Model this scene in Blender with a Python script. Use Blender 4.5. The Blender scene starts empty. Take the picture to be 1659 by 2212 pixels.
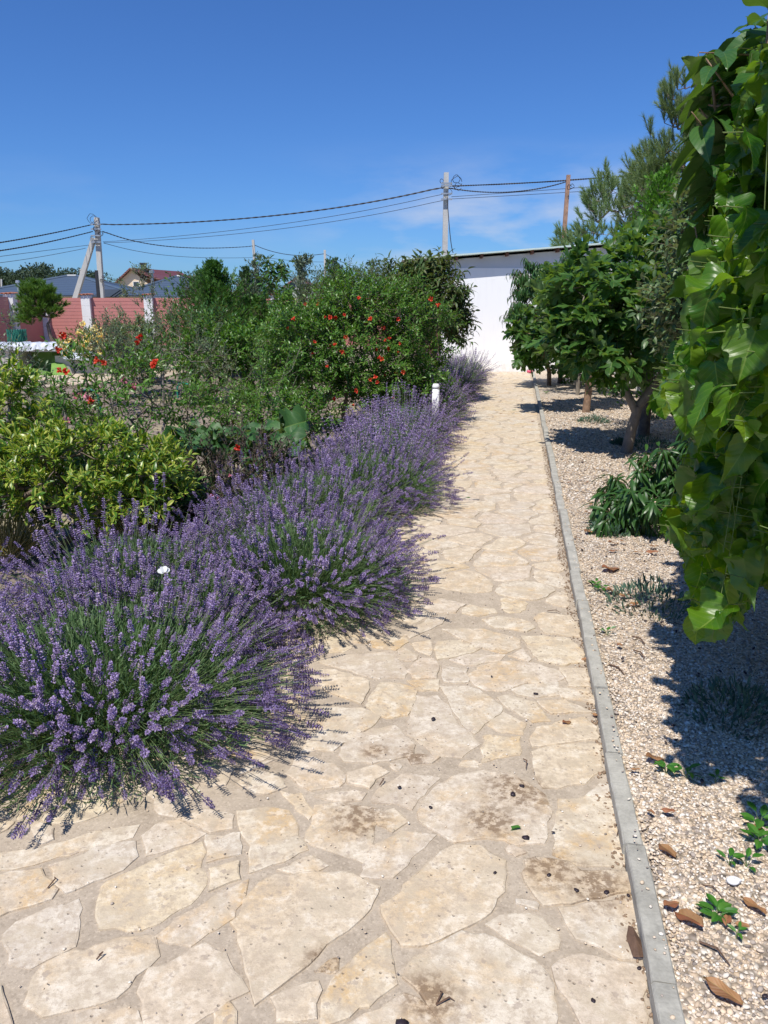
import bpy, math, random
import numpy as np
from mathutils import Vector, Matrix
random.seed(7); RNG = np.random.default_rng(11)
C = bpy.context.scene.collection
SC = bpy.context.scene
# ---------------------------------------------------------------- camera
CAMH, FPX, PITCH = 1.6, 1661.0, math.radians(14.9)
cd = bpy.data.cameras.new('camera'); cam = bpy.data.objects.new('camera', cd); C.objects.link(cam)
cd.sensor_fit = 'VERTICAL'; cd.sensor_height = 36.0; cd.lens = 36.0*FPX/2212.0
cd.clip_start = 0.05; cd.clip_end = 3000
cam.location = (0, 0, CAMH); cam.rotation_euler = (math.radians(90)-PITCH, 0, 0)
SC.camera = cam
# ---------------------------------------------------------------- world, sun, exposure
SUNV = Vector((-0.28, -0.52, 1.0)).normalized()
ELEV = math.asin(SUNV.z); AZ = math.atan2(SUNV.x, SUNV.y)
w = bpy.data.worlds.new('World'); SC.world = w; w.use_nodes = True
nt = w.node_tree; nt.nodes.clear()
def wn(t, **k):
    n = nt.nodes.new(t)
    for a, b in k.items(): setattr(n, a, b)
    return n
sky = wn('ShaderNodeTexSky', sky_type='NISHITA', sun_disc=False, sun_elevation=ELEV, sun_rotation=AZ % (2*math.pi))
sky.altitude = 50; sky.air_density = 1.0; sky.dust_density = 0.35; sky.ozone_density = 2.6
hs = wn('ShaderNodeHueSaturation'); hs.inputs['Saturation'].default_value = 1.0
tint = wn('ShaderNodeMix', data_type='RGBA', blend_type='MULTIPLY'); tint.inputs['Factor'].default_value = 1.0; tint.inputs['B'].default_value = (.60, 1.06, 1.80, 1)
nt.links.new(sky.outputs[0], tint.inputs['A']); nt.links.new(tint.outputs['Result'], hs.inputs['Color'])
tc = wn('ShaderNodeTexCoord'); sep = wn('ShaderNodeSeparateXYZ'); nt.links.new(tc.outputs['Generated'], sep.inputs[0])
mp = wn('ShaderNodeMapping'); mp.inputs['Scale'].default_value = (3.0, 3.0, 11.0); mp.inputs['Location'].default_value = (0, 0, 0)
nt.links.new(tc.outputs['Generated'], mp.inputs[0])
nz = wn('ShaderNodeTexNoise'); nz.inputs['Scale'].default_value = 1.6; nz.inputs['Detail'].default_value = 7; nz.inputs['Roughness'].default_value = 0.55
nt.links.new(mp.outputs[0], nz.inputs['Vector'])
cr = wn('ShaderNodeMapRange', clamp=True); cr.inputs['From Min'].default_value = 0.47; cr.inputs['From Max'].default_value = 0.68
nt.links.new(nz.outputs['Fac'], cr.inputs['Value'])
b1 = wn('ShaderNodeMapRange', clamp=True, interpolation_type='SMOOTHSTEP'); b1.inputs['From Min'].default_value = 0.20; b1.inputs['From Max'].default_value = 0.08
nt.links.new(sep.outputs['Z'], b1.inputs['Value'])
mm = wn('ShaderNodeMath', operation='MULTIPLY'); nt.links.new(cr.outputs[0], mm.inputs[0]); nt.links.new(b1.outputs[0], mm.inputs[1])
m2 = wn('ShaderNodeMath', operation='MULTIPLY'); nt.links.new(mm.outputs[0], m2.inputs[0]); m2.inputs[1].default_value = 0.8
ax_ = wn('ShaderNodeMapRange', clamp=True, interpolation_type='SMOOTHSTEP'); ax_.inputs['From Min'].default_value = -0.12; ax_.inputs['From Max'].default_value = 0.12; ax_.inputs['To Min'].default_value = 0.12
nt.links.new(sep.outputs['X'], ax_.inputs['Value']); m3 = wn('ShaderNodeMath', operation='MULTIPLY'); nt.links.new(m2.outputs[0], m3.inputs[0]); nt.links.new(ax_.outputs[0], m3.inputs[1])
mx = wn('ShaderNodeMix', data_type='RGBA'); nt.links.new(m3.outputs[0], mx.inputs['Factor']); nt.links.new(hs.outputs[0], mx.inputs['A'])
mx.inputs['B'].default_value = (9.5, 10.0, 11.4, 1)
bg = wn('ShaderNodeBackground'); bg.inputs['Strength'].default_value = 0.064
nt.links.new(mx.outputs['Result'], bg.inputs['Color'])
wo = wn('ShaderNodeOutputWorld'); nt.links.new(bg.outputs[0], wo.inputs[0])
sl = bpy.data.lights.new('sun', 'SUN'); sl.energy = 5.0; sl.angle = math.radians(0.55); sl.color = (1.0, 0.952, 0.875)
sun = bpy.data.objects.new('sun', sl); C.objects.link(sun)
sun.rotation_euler = (-SUNV).to_track_quat('-Z', 'Y').to_euler(); sun.location = (-10, -15, 30)
SC.view_settings.view_transform = 'Standard'; SC.view_settings.look = 'None'
SC.view_settings.exposure = 0.12; SC.view_settings.gamma = 1.0; SC.view_settings.use_curve_mapping = False
SC.render.engine = 'CYCLES'
SC.cycles.max_bounces = 8; SC.cycles.transmission_bounces = 4; SC.cycles.transparent_max_bounces = 8
SC.cycles.sample_clamp_indirect = 6.0

# ---------------------------------------------------------------- helpers
_cp, _sp = math.cos(PITCH), math.sin(PITCH)
def ray(px, py):
    a = (px-829.5)/FPX; b = -(py-1106)/FPX
    return Vector((a, _cp+b*_sp, -_sp+b*_cp))
def G(px, py, z=0.0):                       # where the view ray meets height z
    d = ray(px, py); t = (z-CAMH)/d.z
    return Vector((d.x*t, d.y*t, z))
def P(px, py, Y):                           # where the view ray is Y metres away
    d = ray(px, py); t = Y/d.y
    return Vector((d.x*t, Y, CAMH+d.z*t))
def proj(p):                                # arrays -> photo coordinates
    p = np.asarray(p); y = p[..., 1]; z = p[..., 2]-CAMH
    dep = y*_cp - z*_sp; up = y*_sp + z*_cp
    return 829.5 + FPX*p[..., 0]/dep, 1106 - FPX*up/dep
def inpoly(px, py, poly):
    c = np.zeros(np.shape(px), bool); n = len(poly); j = n-1
    for i in range(n):
        xi, yi = poly[i]; xj, yj = poly[j]
        if yi != yj:
            c ^= ((yi > py) != (yj > py)) & (px < (xj-xi)*(py-yi)/(yj-yi)+xi)
        j = i
    return c
def nrm(a): return a/np.maximum(np.linalg.norm(a, axis=-1, keepdims=True), 1e-9)
TRIS = [0]
def link(name, me, m=None, parent=None, stuff=False):
    o = bpy.data.objects.new(name, me); C.objects.link(o)
    if m and not me.materials: me.materials.append(m)
    if parent is not None: o.parent = parent
    if stuff: o['kind'] = 'stuff'
    return o
def tag(o, label, cat, group=None):
    o['label'] = label; o['category'] = cat
    if group: o['group'] = group
    return o
def thing(name, label, cat, loc=(0, 0, 0), group=None):
    o = bpy.data.objects.new(name, None); C.objects.link(o); o.location = loc; o.empty_display_size = 0.2
    return tag(o, label, cat, group)
def npmesh(name, V, F, UV=None, smooth=False, off=None):
    V = np.asarray(V, dtype=np.float32).reshape(-1, 3); F = np.asarray(F, dtype=np.int32).reshape(-1, 3)
    if off is not None: V = V - np.asarray(off, dtype=np.float32)
    me = bpy.data.meshes.new(name)
    me.vertices.add(len(V)); me.vertices.foreach_set('co', V.ravel())
    me.loops.add(F.size); me.loops.foreach_set('vertex_index', F.ravel())
    me.polygons.add(len(F)); me.polygons.foreach_set('loop_start', np.arange(0, F.size, 3, dtype=np.int32))
    me.polygons.foreach_set('loop_total', np.full(len(F), 3, dtype=np.int32))
    if smooth: me.polygons.foreach_set('use_smooth', np.ones(len(F), bool))
    if UV is not None:
        uv = me.uv_layers.new(name='UVMap'); uv.data.foreach_set('uv', np.asarray(UV, dtype=np.float32)[F.ravel()].ravel())
    me.update(calc_edges=True); TRIS[0] += len(F)
    return me
def pymesh(name, V, F, smooth=False, off=None):
    if off is not None: V = [(v[0]-off[0], v[1]-off[1], v[2]-off[2]) for v in V]
    me = bpy.data.meshes.new(name); me.from_pydata([tuple(v) for v in V], [], F); me.update()
    if smooth:
        for p in me.polygons: p.use_smooth = True
    TRIS[0] += sum(len(f)-2 for f in F)
    return me
class MB:
    def __init__(s): s.V = []; s.F = []
    def add(s, V, F):
        n = len(s.V); s.V += [tuple(v) for v in V]; s.F += [tuple(i+n for i in f) for f in F]; return s
    def box(s, x0, y0, z0, x1, y1, z1):
        V = [(x0,y0,z0),(x1,y0,z0),(x1,y1,z0),(x0,y1,z0),(x0,y0,z1),(x1,y0,z1),(x1,y1,z1),(x0,y1,z1)]
        return s.add(V, [(0,3,2,1),(4,5,6,7),(0,1,5,4),(1,2,6,5),(2,3,7,6),(3,0,4,7)])
    def obox(s, c, ux, uy, uz):              # half-axis vectors
        c = Vector(c); V = []
        for k in (-1, 1):
            for a, b in ((-1,-1),(1,-1),(1,1),(-1,1)): V.append(c+a*ux+b*uy+k*uz)
        return s.add(V, [(0,3,2,1),(4,5,6,7),(0,1,5,4),(1,2,6,5),(2,3,7,6),(3,0,4,7)])
    def beveled(s, x0, y0, z0, x1, y1, z1, b=0.01):
        V = []
        for z, i in ((z0, 0), (z1-b, 0), (z1, b)):
            V += [(x0+i, y0+i, z), (x1-i, y0+i, z), (x1-i, y1-i, z), (x0+i, y1-i, z)]
        F = [(0,3,2,1), (8,9,10,11)]
        for r in (0, 4):
            for k in range(4): F.append((r+k, r+(k+1) % 4, r+4+(k+1) % 4, r+4+k))
        return s.add(V, F)
    def tube(s, pts, rad, sides=8, cap=True, rot=0.0):
        pts = [Vector(p) for p in pts]; n = len(pts)
        if not hasattr(rad, '__len__'): rad = [rad]*n
        up = None; V = []
        for i, p in enumerate(pts):
            t = (pts[min(i+1, n-1)]-pts[max(i-1, 0)]).normalized()
            if up is None:
                up = Vector((0, 0, 1)) if abs(t.z) < .9 else Vector((0, 1, 0))
            x = t.cross(up).normalized(); up2 = x.cross(t).normalized(); up = up2
            for k in range(sides):
                a = 2*math.pi*k/sides+rot; V.append(p+rad[i]*(math.cos(a)*x+math.sin(a)*up2))
        F = []
        for i in range(n-1):
            for k in range(sides):
                k2 = (k+1) % sides; F.append((i*sides+k, i*sides+k2, (i+1)*sides+k2, (i+1)*sides+k))
        if cap: F += [tuple(range(sides-1, -1, -1)), tuple((n-1)*sides+k for k in range(sides))]
        return s.add(V, F)
    def build(s, name, m, parent=None, smooth=False, stuff=False):
        off = parent_loc(parent)
        return link(name, pymesh(name, s.V, s.F, smooth, off), m, parent, stuff)
def parent_loc(o):
    l = Vector((0, 0, 0))
    while o is not None: l = l + o.location; o = o.parent
    return l
def frusta(A, B, ra, rb, sides=4):
    A = np.asarray(A, float); B = np.asarray(B, float); n = len(A)
    if n == 0: return np.zeros((0, 3)), np.zeros((0, 3), int)
    ra = np.broadcast_to(ra, n); rb = np.broadcast_to(rb, n)
    t = nrm(B-A); ref = np.where(np.abs(t[:, 2:3]) < .9, [[0, 0, 1.]], [[0, 1., 0]])
    x = nrm(np.cross(t, ref)); y = np.cross(x, t); V = np.zeros((n, 2*sides, 3))
    for k in range(sides):
        a = 2*math.pi*k/sides; d = math.cos(a)*x+math.sin(a)*y
        V[:, k] = A+ra[:, None]*d; V[:, sides+k] = B+rb[:, None]*d
    F = []
    for k in range(sides):
        k2 = (k+1) % sides; F += [(k, k2, sides+k2), (k, sides+k2, sides+k)]
    F = (np.array(F)[None]+(np.arange(n)*2*sides)[:, None, None]).reshape(-1, 3)
    return V.reshape(-1, 3), F
def join(parts):
    V = []; F = []; n = 0
    for v, f in parts:
        V.append(np.asarray(v).reshape(-1, 3)); F.append(np.asarray(f).reshape(-1, 3)+n); n += len(V[-1])
    return np.concatenate(V), np.concatenate(F)
def basis(D, N):
    Y = nrm(D); X = nrm(np.cross(Y, N)); Z = np.cross(X, Y)
    return np.stack([X, Y, Z], axis=-1)
def stamp(tpl, pos, R, S):
    tv, tf, tuv = tpl; n = len(pos); S = np.asarray(S, float)
    if S.ndim == 1: S = np.repeat(S[:, None], 3, 1)
    loc = tv[None]*S[:, None, :]
    V = np.einsum('nij,nmj->nmi', R, loc)+pos[:, None, :]
    F = tf[None]+(np.arange(n)*len(tv))[:, None, None]
    UV = None if tuv is None else np.tile(tuv, (n, 1))
    return V.reshape(-1, 3), F.reshape(-1, 3), UV

# ---------------------------------------------------------------- leaf templates: stem at origin, tip at +Y, face +Z
def blade(out, nrib=1, fold=.25, droop=.25, wave=0.0, midy=None):
    """out: right half outline [(x,y)] from base to tip"""
    n = len(out); V = []; UV = []; cols = nrib+1
    mxw = max(x for x, y in out)
    for i, (x, y) in enumerate(out):
        my = midy[i] if midy else min(max(y, 0), out[-1][1])
        for s in (1, -1):
            for c in range(cols):
                f = c/nrib; px = x*f; py = my*(1-f)+y*f
                z = fold*abs(px)-droop*py*py-0.35*fold*px*px/max(mxw, .01)+wave*math.sin(9*py+s)*f*mxw*.5
                V.append((s*px, py, z)); UV.append((.5+s*px/(2*mxw), py))
    F = []
    for i in range(n-1):
        for si in range(2):
            for c in range(nrib):
                a = i*2*cols+si*cols+c; b = a+1; d = a+2*cols; e = d+1
                q = [(a, b, e), (a, e, d)] if si == 0 else [(a, e, b), (a, d, e)]
                for t in q:
                    P3 = [np.array(V[k]) for k in t]
                    if np.linalg.norm(np.cross(P3[1]-P3[0], P3[2]-P3[0])) > 1e-7: F.append(t)
    return np.array(V, float), np.array(F, int), np.array(UV, float)
def oval(wd, segs, fold=.25, droop=.25, wave=0, peak=.45, nrib=1):
    out = []
    for i in range(segs+1):
        t = i/segs; s = (t/peak)*.5 if t < peak else .5+.5*(t-peak)/(1-peak)
        out.append((wd*.5*math.sin(math.pi*s)**.8, t))
    out[0] = (0, 0); out[-1] = (0, 1)
    return blade(out, nrib, fold, droop, wave)
_mo = [(0,0),(.1,-.07),(.22,-.1),(.36,-.05),(.44,.04),(.46,.1),(.5,.16),(.49,.24),(.53,.3),(.5,.38),(.51,.45),(.46,.52),(.45,.6),(.38,.66),(.36,.73),(.28,.79),(.24,.85),(.15,.9),(.1,.95),(0,1.04)]
_mb = [(x*(1+.10*math.sin(y*11)), y) for x, y in _mo]
T_MUL = [blade(_mo, 3, .28, .25, .25), blade([(x*.82, y) for x, y in _mo], 3, .55, .1, .5), blade([(x*1.08, y*.94) for x, y in _mo], 3, .12, .5, .4), blade(_mb, 3, .8, -.15, .5), blade([(x*.9, y) for x, y in _mb], 3, .35, .75, .6)]
_fo = [(0,0),(.12,-.1),(.3,-.06),(.44,.08),(.46,.2),(.36,.27),(.22,.27),(.32,.4),(.5,.5),(.56,.62),(.5,.7),(.36,.68),(.17,.52),(.16,.62),(.22,.8),(.2,.93),(.1,1.02),(0,1.05)]
_fm = [0,0,0,.05,.1,.15,.22,.28,.32,.36,.4,.44,.5,.6,.78,.9,1.0,1.05]
T_FIG = [blade(_fo, 2, .25, .3, .3, _fm), blade(_fo, 2, .5, .05, .3, _fm), blade(_fo, 2, .05, .5, .2, _fm)]
T_OV = [oval(.52, 6, .35, .3, .2), oval(.46, 6, .6, .1), oval(.56, 6, .2, .5, .3)]          # broad oval
T_OVB = [oval(.56, 10, .35, .45, .3, .42, 2), oval(.5, 10, .6, .7, .2, .42, 2), oval(.6, 10, .15, .3, .3, .42, 2)]  # big smooth leaves
T_SM = [oval(.36, 3, .4, .2)]                                                                # small
T_TINY = [oval(.42, 2, .4, .1)]
T_LAN = [oval(.22, 7, .4, .5, .3), oval(.2, 7, .6, .8, .2)]                                  # long drooping
T_LANS = [oval(.24, 3, .4, .35)]
T_OVAL4 = [oval(.4, 4, .5, .45), oval(.36, 4, .7, .1)]
def sq_outline():
    o = [(0,0)]; 
    for k in range(15):
        a = -0.35*math.pi+ k/14*(.98*math.pi - .13*math.pi)
        a = -1.1+k/14*2.67
        r = .5*(1+.22*math.cos(k*math.pi*.9)+.06*math.sin(k*2.3))
        o.append((max(r*math.cos(a)*1.1, .0), .42+r*math.sin(a)*1.05))
    o.append((0, .98)); return o
_sq = [(0,0),(.15,-.08),(.3,-.02),(.36,.1),(.52,.12),(.5,.26),(.42,.32),(.58,.42),(.6,.56),(.45,.58),(.5,.74),(.42,.84),(.27,.74),(.22,.92),(.1,1.02),(0,.98)]
T_SQ = [blade(_sq, 3, .3, .25, .5), blade(_sq, 3, .6, .1, .6)]
T_NEEDLE = [(np.array([(-.02, 0, 0), (.02, 0, 0), (0, 1, 0)], float), np.array([(0, 1, 2)]), np.array([(0,0),(1,0),(.5,1)], float))]
_sp_v = [(0,0,0),(.05,.35,.02),(.3,.55,.05),(.1,.6,.0),(.12,.95,.04),(0,.7,.0),(-.12,.95,-.03),(-.1,.6,.0),(-.3,.55,.06),(-.05,.35,.02)]
T_SPRAY = [(np.array(_sp_v, float), np.array([(0,1,9),(1,2,3),(1,3,5),(1,5,9),(5,7,9),(3,4,5),(5,6,7),(7,8,9)]), np.array([(v[0]+.5, v[1]) for v in _sp_v], float))]

# ---------------------------------------------------------------- materials
MATS = {}
class N:
    def __init__(s, name):
        s.m = bpy.data.materials.new(name); s.m.use_nodes = True; s.t = s.m.node_tree; s.t.nodes.clear()
        s.out = s.n('ShaderNodeOutputMaterial')
    def n(s, t, **k):
        x = s.t.nodes.new(t)
        for a, b in k.items():
            if a[0] == '_': x.inputs[a[1:].replace('_', ' ')].default_value = b
            else: setattr(x, a, b)
        return x
    def l(s, a, b): s.t.links.new(a, b)
    def math(s, op, a, b=None, clamp=False):
        x = s.n('ShaderNodeMath', operation=op, use_clamp=clamp)
        for i, v in enumerate((a, b)):
            if v is None: continue
            if isinstance(v, (int, float)): x.inputs[i].default_value = v
            else: s.l(v, x.inputs[i])
        return x.outputs[0]
    def ramp(s, fac, stops, interp='LINEAR'):
        r = s.n('ShaderNodeValToRGB'); r.color_ramp.interpolation = interp; e = r.color_ramp.elements
        while len(e) < len(stops): e.new(.5)
        for i, (p, c) in enumerate(stops):
            e[i].position = p; e[i].color = (c[0], c[1], c[2], 1) if hasattr(c, '__len__') else (c, c, c, 1)
        s.l(fac, r.inputs[0]); return r.outputs[0]
    def mix(s, f, a, b, mode='MIX'):
        x = s.n('ShaderNodeMix', data_type='RGBA', blend_type=mode)
        for k, v in (('Factor', f), ('A', a), ('B', b)):
            if isinstance(v, (int, float)): x.inputs[k].default_value = v
            elif isinstance(v, tuple): x.inputs[k].default_value = (v[0], v[1], v[2], 1)
            else: s.l(v, x.inputs[k])
        return x.outputs['Result']
    def noise(s, sc, det=4, rough=.55, vec=None, dist=0):
        x = s.n('ShaderNodeTexNoise'); x.inputs['Scale'].default_value = sc; x.inputs['Detail'].default_value = det
        x.inputs['Roughness'].default_value = rough; x.inputs['Distortion'].default_value = dist
        s.l(vec if vec is not None else s.pos(), x.inputs['Vector']); return x.outputs['Fac']
    def pos(s):
        if not hasattr(s, '_g'): s._g = s.n('ShaderNodeNewGeometry')
        return s._g.outputs['Position']
    def geo(s, k): s.pos(); return s._g.outputs[k]
    def rnd(s):
        oi = s.n('ShaderNodeObjectInfo'); return s.math('FRACT', s.math('ADD', s.geo('Random Per Island'), oi.outputs['Random']))
    def bump(s, h, st=.3, d=.01):
        b = s.n('ShaderNodeBump'); b.inputs['Strength'].default_value = st; b.inputs['Distance'].default_value = d
        s.l(h, b.inputs['Height']); return b.outputs[0]
    def pbr(s, col, rough=.6, norm=None, spec=.5, metal=0, sub=None):
        p = s.n('ShaderNodeBsdfPrincipled')
        if isinstance(col, tuple): p.inputs['Base Color'].default_value = (*col, 1)
        else: s.l(col, p.inputs['Base Color'])
        if isinstance(rough, (int, float)): p.inputs['Roughness'].default_value = rough
        else: s.l(rough, p.inputs['Roughness'])
        p.inputs['Specular IOR Level'].default_value = spec; p.inputs['Metallic'].default_value = metal
        if norm is not None: s.l(norm, p.inputs['Normal'])
        return p.outputs[0]
    def done(s, sh): s.l(sh, s.out.inputs['Surface']); return s.m
def plain(name, col, rough=.6, var=.15, sc=8, bump=.15, bd=.005, spec=.4, metal=0, det=5):
    """colour with uneven tone and fine relief"""
    n = N(name); a = n.noise(sc, det); b = n.noise(sc*7, 3)
    f = n.math('ADD', n.math('MULTIPLY', a, .7), n.math('MULTIPLY', b, .3))
    c = n.ramp(f, [(.3, tuple(x*(1-var) for x in col)), (.7, tuple(min(x*(1+var), .95) for x in col))])
    return n.done(n.pbr(c, rough, n.bump(f, bump, bd), spec, metal))
def leafmat(name, cols, trans=.3, rough=.4, under=None, spec=.5, vein=0, tint=(1.6, 1.5, .5), edge=None):
    n = N(name); r = n.rnd(); k = len(cols)
    c = n.ramp(r, [(i/max(k-1, 1), cols[i]) for i in range(k)])
    mot = n.noise(60, 2); c = n.mix(n.math('MULTIPLY', mot, .35), c, tuple(x*.6 for x in cols[0]))
    hgt = None
    if edge or vein:
        uv = n.n('ShaderNodeUVMap'); sp = n.n('ShaderNodeSeparateXYZ'); n.l(uv.outputs[0], sp.inputs[0])
        ax = n.math('ABSOLUTE', n.math('SUBTRACT', sp.outputs[0], .5))
    if edge:      # variegated blades
        m = n.math('GREATER_THAN', n.math('ADD', ax, n.math('MULTIPLY', n.math('SUBTRACT', r, .5), .36)), .27)
        c = n.mix(m, c, edge)
    if vein:
        mid = n.math('LESS_THAN', ax, .016)
        s = n.math('ADD', n.math('SUBTRACT', sp.outputs[1], n.math('MULTIPLY', ax, .75)), .5)
        sv = n.math('ABSOLUTE', n.math('SUBTRACT', n.math('FRACT', n.math('MULTIPLY', n.math('ADD', s, n.math('MULTIPLY', n.noise(12, 2), .12)), 6.0)), .5))
        lat = n.math('MULTIPLY', n.math('LESS_THAN', sv, .035), .55)
        v = n.math('MAXIMUM', mid, lat)
        c = n.mix(n.math('MULTIPLY', v, vein), c, (.26, .36, .09))
        hgt = n.math('ADD', n.math('MULTIPLY', sv, 1.6), n.math('MULTIPLY', n.noise(70, 3), .5))
    if under: c = n.mix(n.geo('Backfacing'), c, under)
    nm = n.bump(hgt, .3, .003) if hgt is not None else None
    p = n.pbr(c, rough, nm, spec)
    t = n.n('ShaderNodeBsdfTranslucent'); tcx = n.mix(1.0, c, tint, 'MULTIPLY'); n.l(tcx, t.inputs['Color'])
    mxs = n.n('ShaderNodeMixShader'); mxs.inputs[0].default_value = trans; n.l(p, mxs.inputs[1]); n.l(t.outputs[0], mxs.inputs[2])
    return n.done(mxs.outputs[0])
M = MATS
M['bark'] = plain('bark', (.17, .13, .10), .85, .5, 14, .6, .01)
M['bark_pale'] = plain('bark_pale', (.20, .175, .145), .85, .4, 12, .6, .01)
M['bark_brown'] = plain('bark_brown', (.23, .15, .10), .85, .45, 20, .6, .01)
M['twig'] = plain('twig', (.13, .18, .05), .7, .3, 20, .3, .004)
M['mulberry'] = leafmat('mulberry_leaf', [(.03, .11, .008), (.055, .155, .010), (.10, .21, .015), (.15, .23, .02)], .42, .36, (.09, .18, .035), .5, .42, (2.4, 2.2, .4))
M['persimmon'] = leafmat('broad_leaf', [(.03, .10, .02), (.045, .13, .025), (.07, .16, .04)], .30, .36, (.075, .14, .04), .5, .25, (2.0, 2.0, .6))
M['fig'] = leafmat('fig_leaf', [(.028, .085, .014), (.045, .12, .02), (.08, .18, .035)], .3, .45, (.13, .22, .08), .4, .3, (2.0, 2.0, .5))
M['peach'] = leafmat('peach_leaf', [(.028, .085, .018), (.04, .11, .02), (.06, .15, .03)], .25, .38, (.07, .13, .05))
M['hazel'] = leafmat('round_leaf', [(.03, .10, .02), (.05, .14, .025), (.07, .19, .03)], .3, .4, (.1, .17, .06))
M['silver'] = leafmat('silver_leaf', [(.05, .10, .03), (.075, .14, .045), (.12, .19, .07), (.17, .22, .10)], .2, .45, (.20, .24, .14))
M['olive'] = leafmat('olive_leaf', [(.06, .11, .04), (.09, .15, .06), (.14, .20, .09)], .15, .45, (.22, .26, .19))
M['pom'] = leafmat('pomegranate_leaf', [(.045, .13, .015), (.07, .19, .022), (.12, .26, .035), (.19, .29, .05)], .3, .38, None, .45)
M['photinia'] = leafmat('photinia_leaf', [(.035, .085, .02), (.06, .12, .03), (.1, .15, .04), (.16, .15, .06)], .25, .48, (.12, .16, .07), .3)
M['varieg'] = leafmat('variegated_leaf', [(.07, .18, .02), (.12, .25, .028), (.19, .33, .035), (.32, .42, .05)], .33, .36, None, .5, 0, (1.3, 1.3, .5), (.46, .48, .09))
M['squash'] = leafmat('squash_leaf', [(.035, .11, .03), (.05, .14, .04), (.08, .18, .05)], .3, .5, (.12, .18, .09), .4, .35)
M['wine'] = leafmat('wine_leaf', [(.04, .025, .02), (.06, .03, .025), (.05, .07, .025), (.09, .05, .04)], .2, .45)
M['thuja'] = leafmat('thuja_spray', [(.04, .12, .018), (.06, .17, .022), (.10, .22, .03)], .25, .6)
M['thuja_dark'] = leafmat('cypress_spray', [(.03, .08, .022), (.045, .105, .03), (.07, .13, .04)], .2, .6)
M['thuja_lime'] = leafmat('lime_thuja_spray', [(.07, .2, .012), (.10, .27, .018), (.14, .3, .03)], .3, .6)
M['greycon'] = leafmat('grey_conifer_spray', [(.09, .14, .08), (.13, .18, .11), (.16, .22, .14)], .2, .6)
M['pine'] = leafmat('pine_needle', [(.13, .21, .075), (.18, .27, .10), (.24, .32, .14)], .25, .5)
M['pine_green'] = leafmat('green_pine_needle', [(.07, .17, .02), (.11, .23, .03), (.16, .28, .05)], .25, .5)
M['fartree'] = leafmat('far_foliage', [(.035, .07, .025), (.05, .095, .03), (.08, .13, .045)], .2, .6)
M['farpine'] = leafmat('far_pine_foliage', [(.02, .045, .018), (.03, .06, .022), (.045, .08, .03)], .1, .7)
M['weed'] = leafmat('bed_weed', [(.06, .13, .02), (.09, .17, .03), (.14, .21, .05), (.2, .2, .09)], .25, .5)
M['seedling'] = leafmat('seedling_leaf', [(.04, .16, .02), (.06, .2, .03), (.1, .25, .04)], .3, .35, None, .5)
M['sedum'] = leafmat('blue_green_tuft', [(.05, .11, .07), (.08, .15, .1), (.1, .18, .12)], .1, .6)
M['straw'] = leafmat('straw_grass', [(.3, .26, .13), (.4, .34, .18), (.22, .24, .09)], .3, .6)
M['lavstem'] = leafmat('lavender_stem', [(.13, .20, .07), (.18, .26, .10), (.26, .33, .15)], .2, .6)
M['lavleaf'] = leafmat('lavender_leaf', [(.08, .16, .055), (.12, .22, .08), (.18, .28, .12)], .25, .6)
def lavflower():
    n = N('lavender_flower'); g = n.geo('Random Per Island'); oi = n.n('ShaderNodeObjectInfo')
    r = n.math('FRACT', n.math('ADD', g, oi.outputs['Random']))
    c = n.ramp(r, [(0, (.09, .07, .10)), (.22, (.16, .11, .22)), (.5, (.235, .165, .37)), (.72, (.33, .24, .51)), (.88, (.50, .40, .64)), (1, (.40, .34, .26))])
    p = n.pbr(c, .65, None, .3); t = n.n('ShaderNodeBsdfTranslucent'); n.l(c, t.inputs['Color'])
    m = n.n('ShaderNodeMixShader'); m.inputs[0].default_value = .22; n.l(p, m.inputs[1]); n.l(t.outputs[0], m.inputs[2]); return n.done(m.outputs[0])
M['lav'] = lavflower()
M['red'] = leafmat('red_petal', [(.55, .03, .015), (.7, .05, .02), (.8, .10, .03)], .3, .45, None, .4, 0, (1.2, .8, .6))
M['pink'] = leafmat('pink_petal', [(.6, .12, .2), (.75, .3, .38)], .3, .5, None, .4, 0, (1, 1, 1))
M['yellow'] = leafmat('yellow_petal', [(.85, .72, .2), (.9, .85, .5), (.9, .55, .06)], .3, .5, None, .4, 0, (1, 1, 1))
M['white'] = leafmat('white_wing', [(.75, .78, .72)], .3, .5, None, .4, 0, (1, 1, 1))
M['dead'] = leafmat('dead_leaf', [(.27, .10, .05), (.36, .15, .08), (.42, .24, .11), (.17, .07, .04)], .1, .5, None, .4, .25)
M['twigdead'] = plain('dead_twig', (.12, .07, .045), .8, .4, 30, .5, .004)
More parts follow.
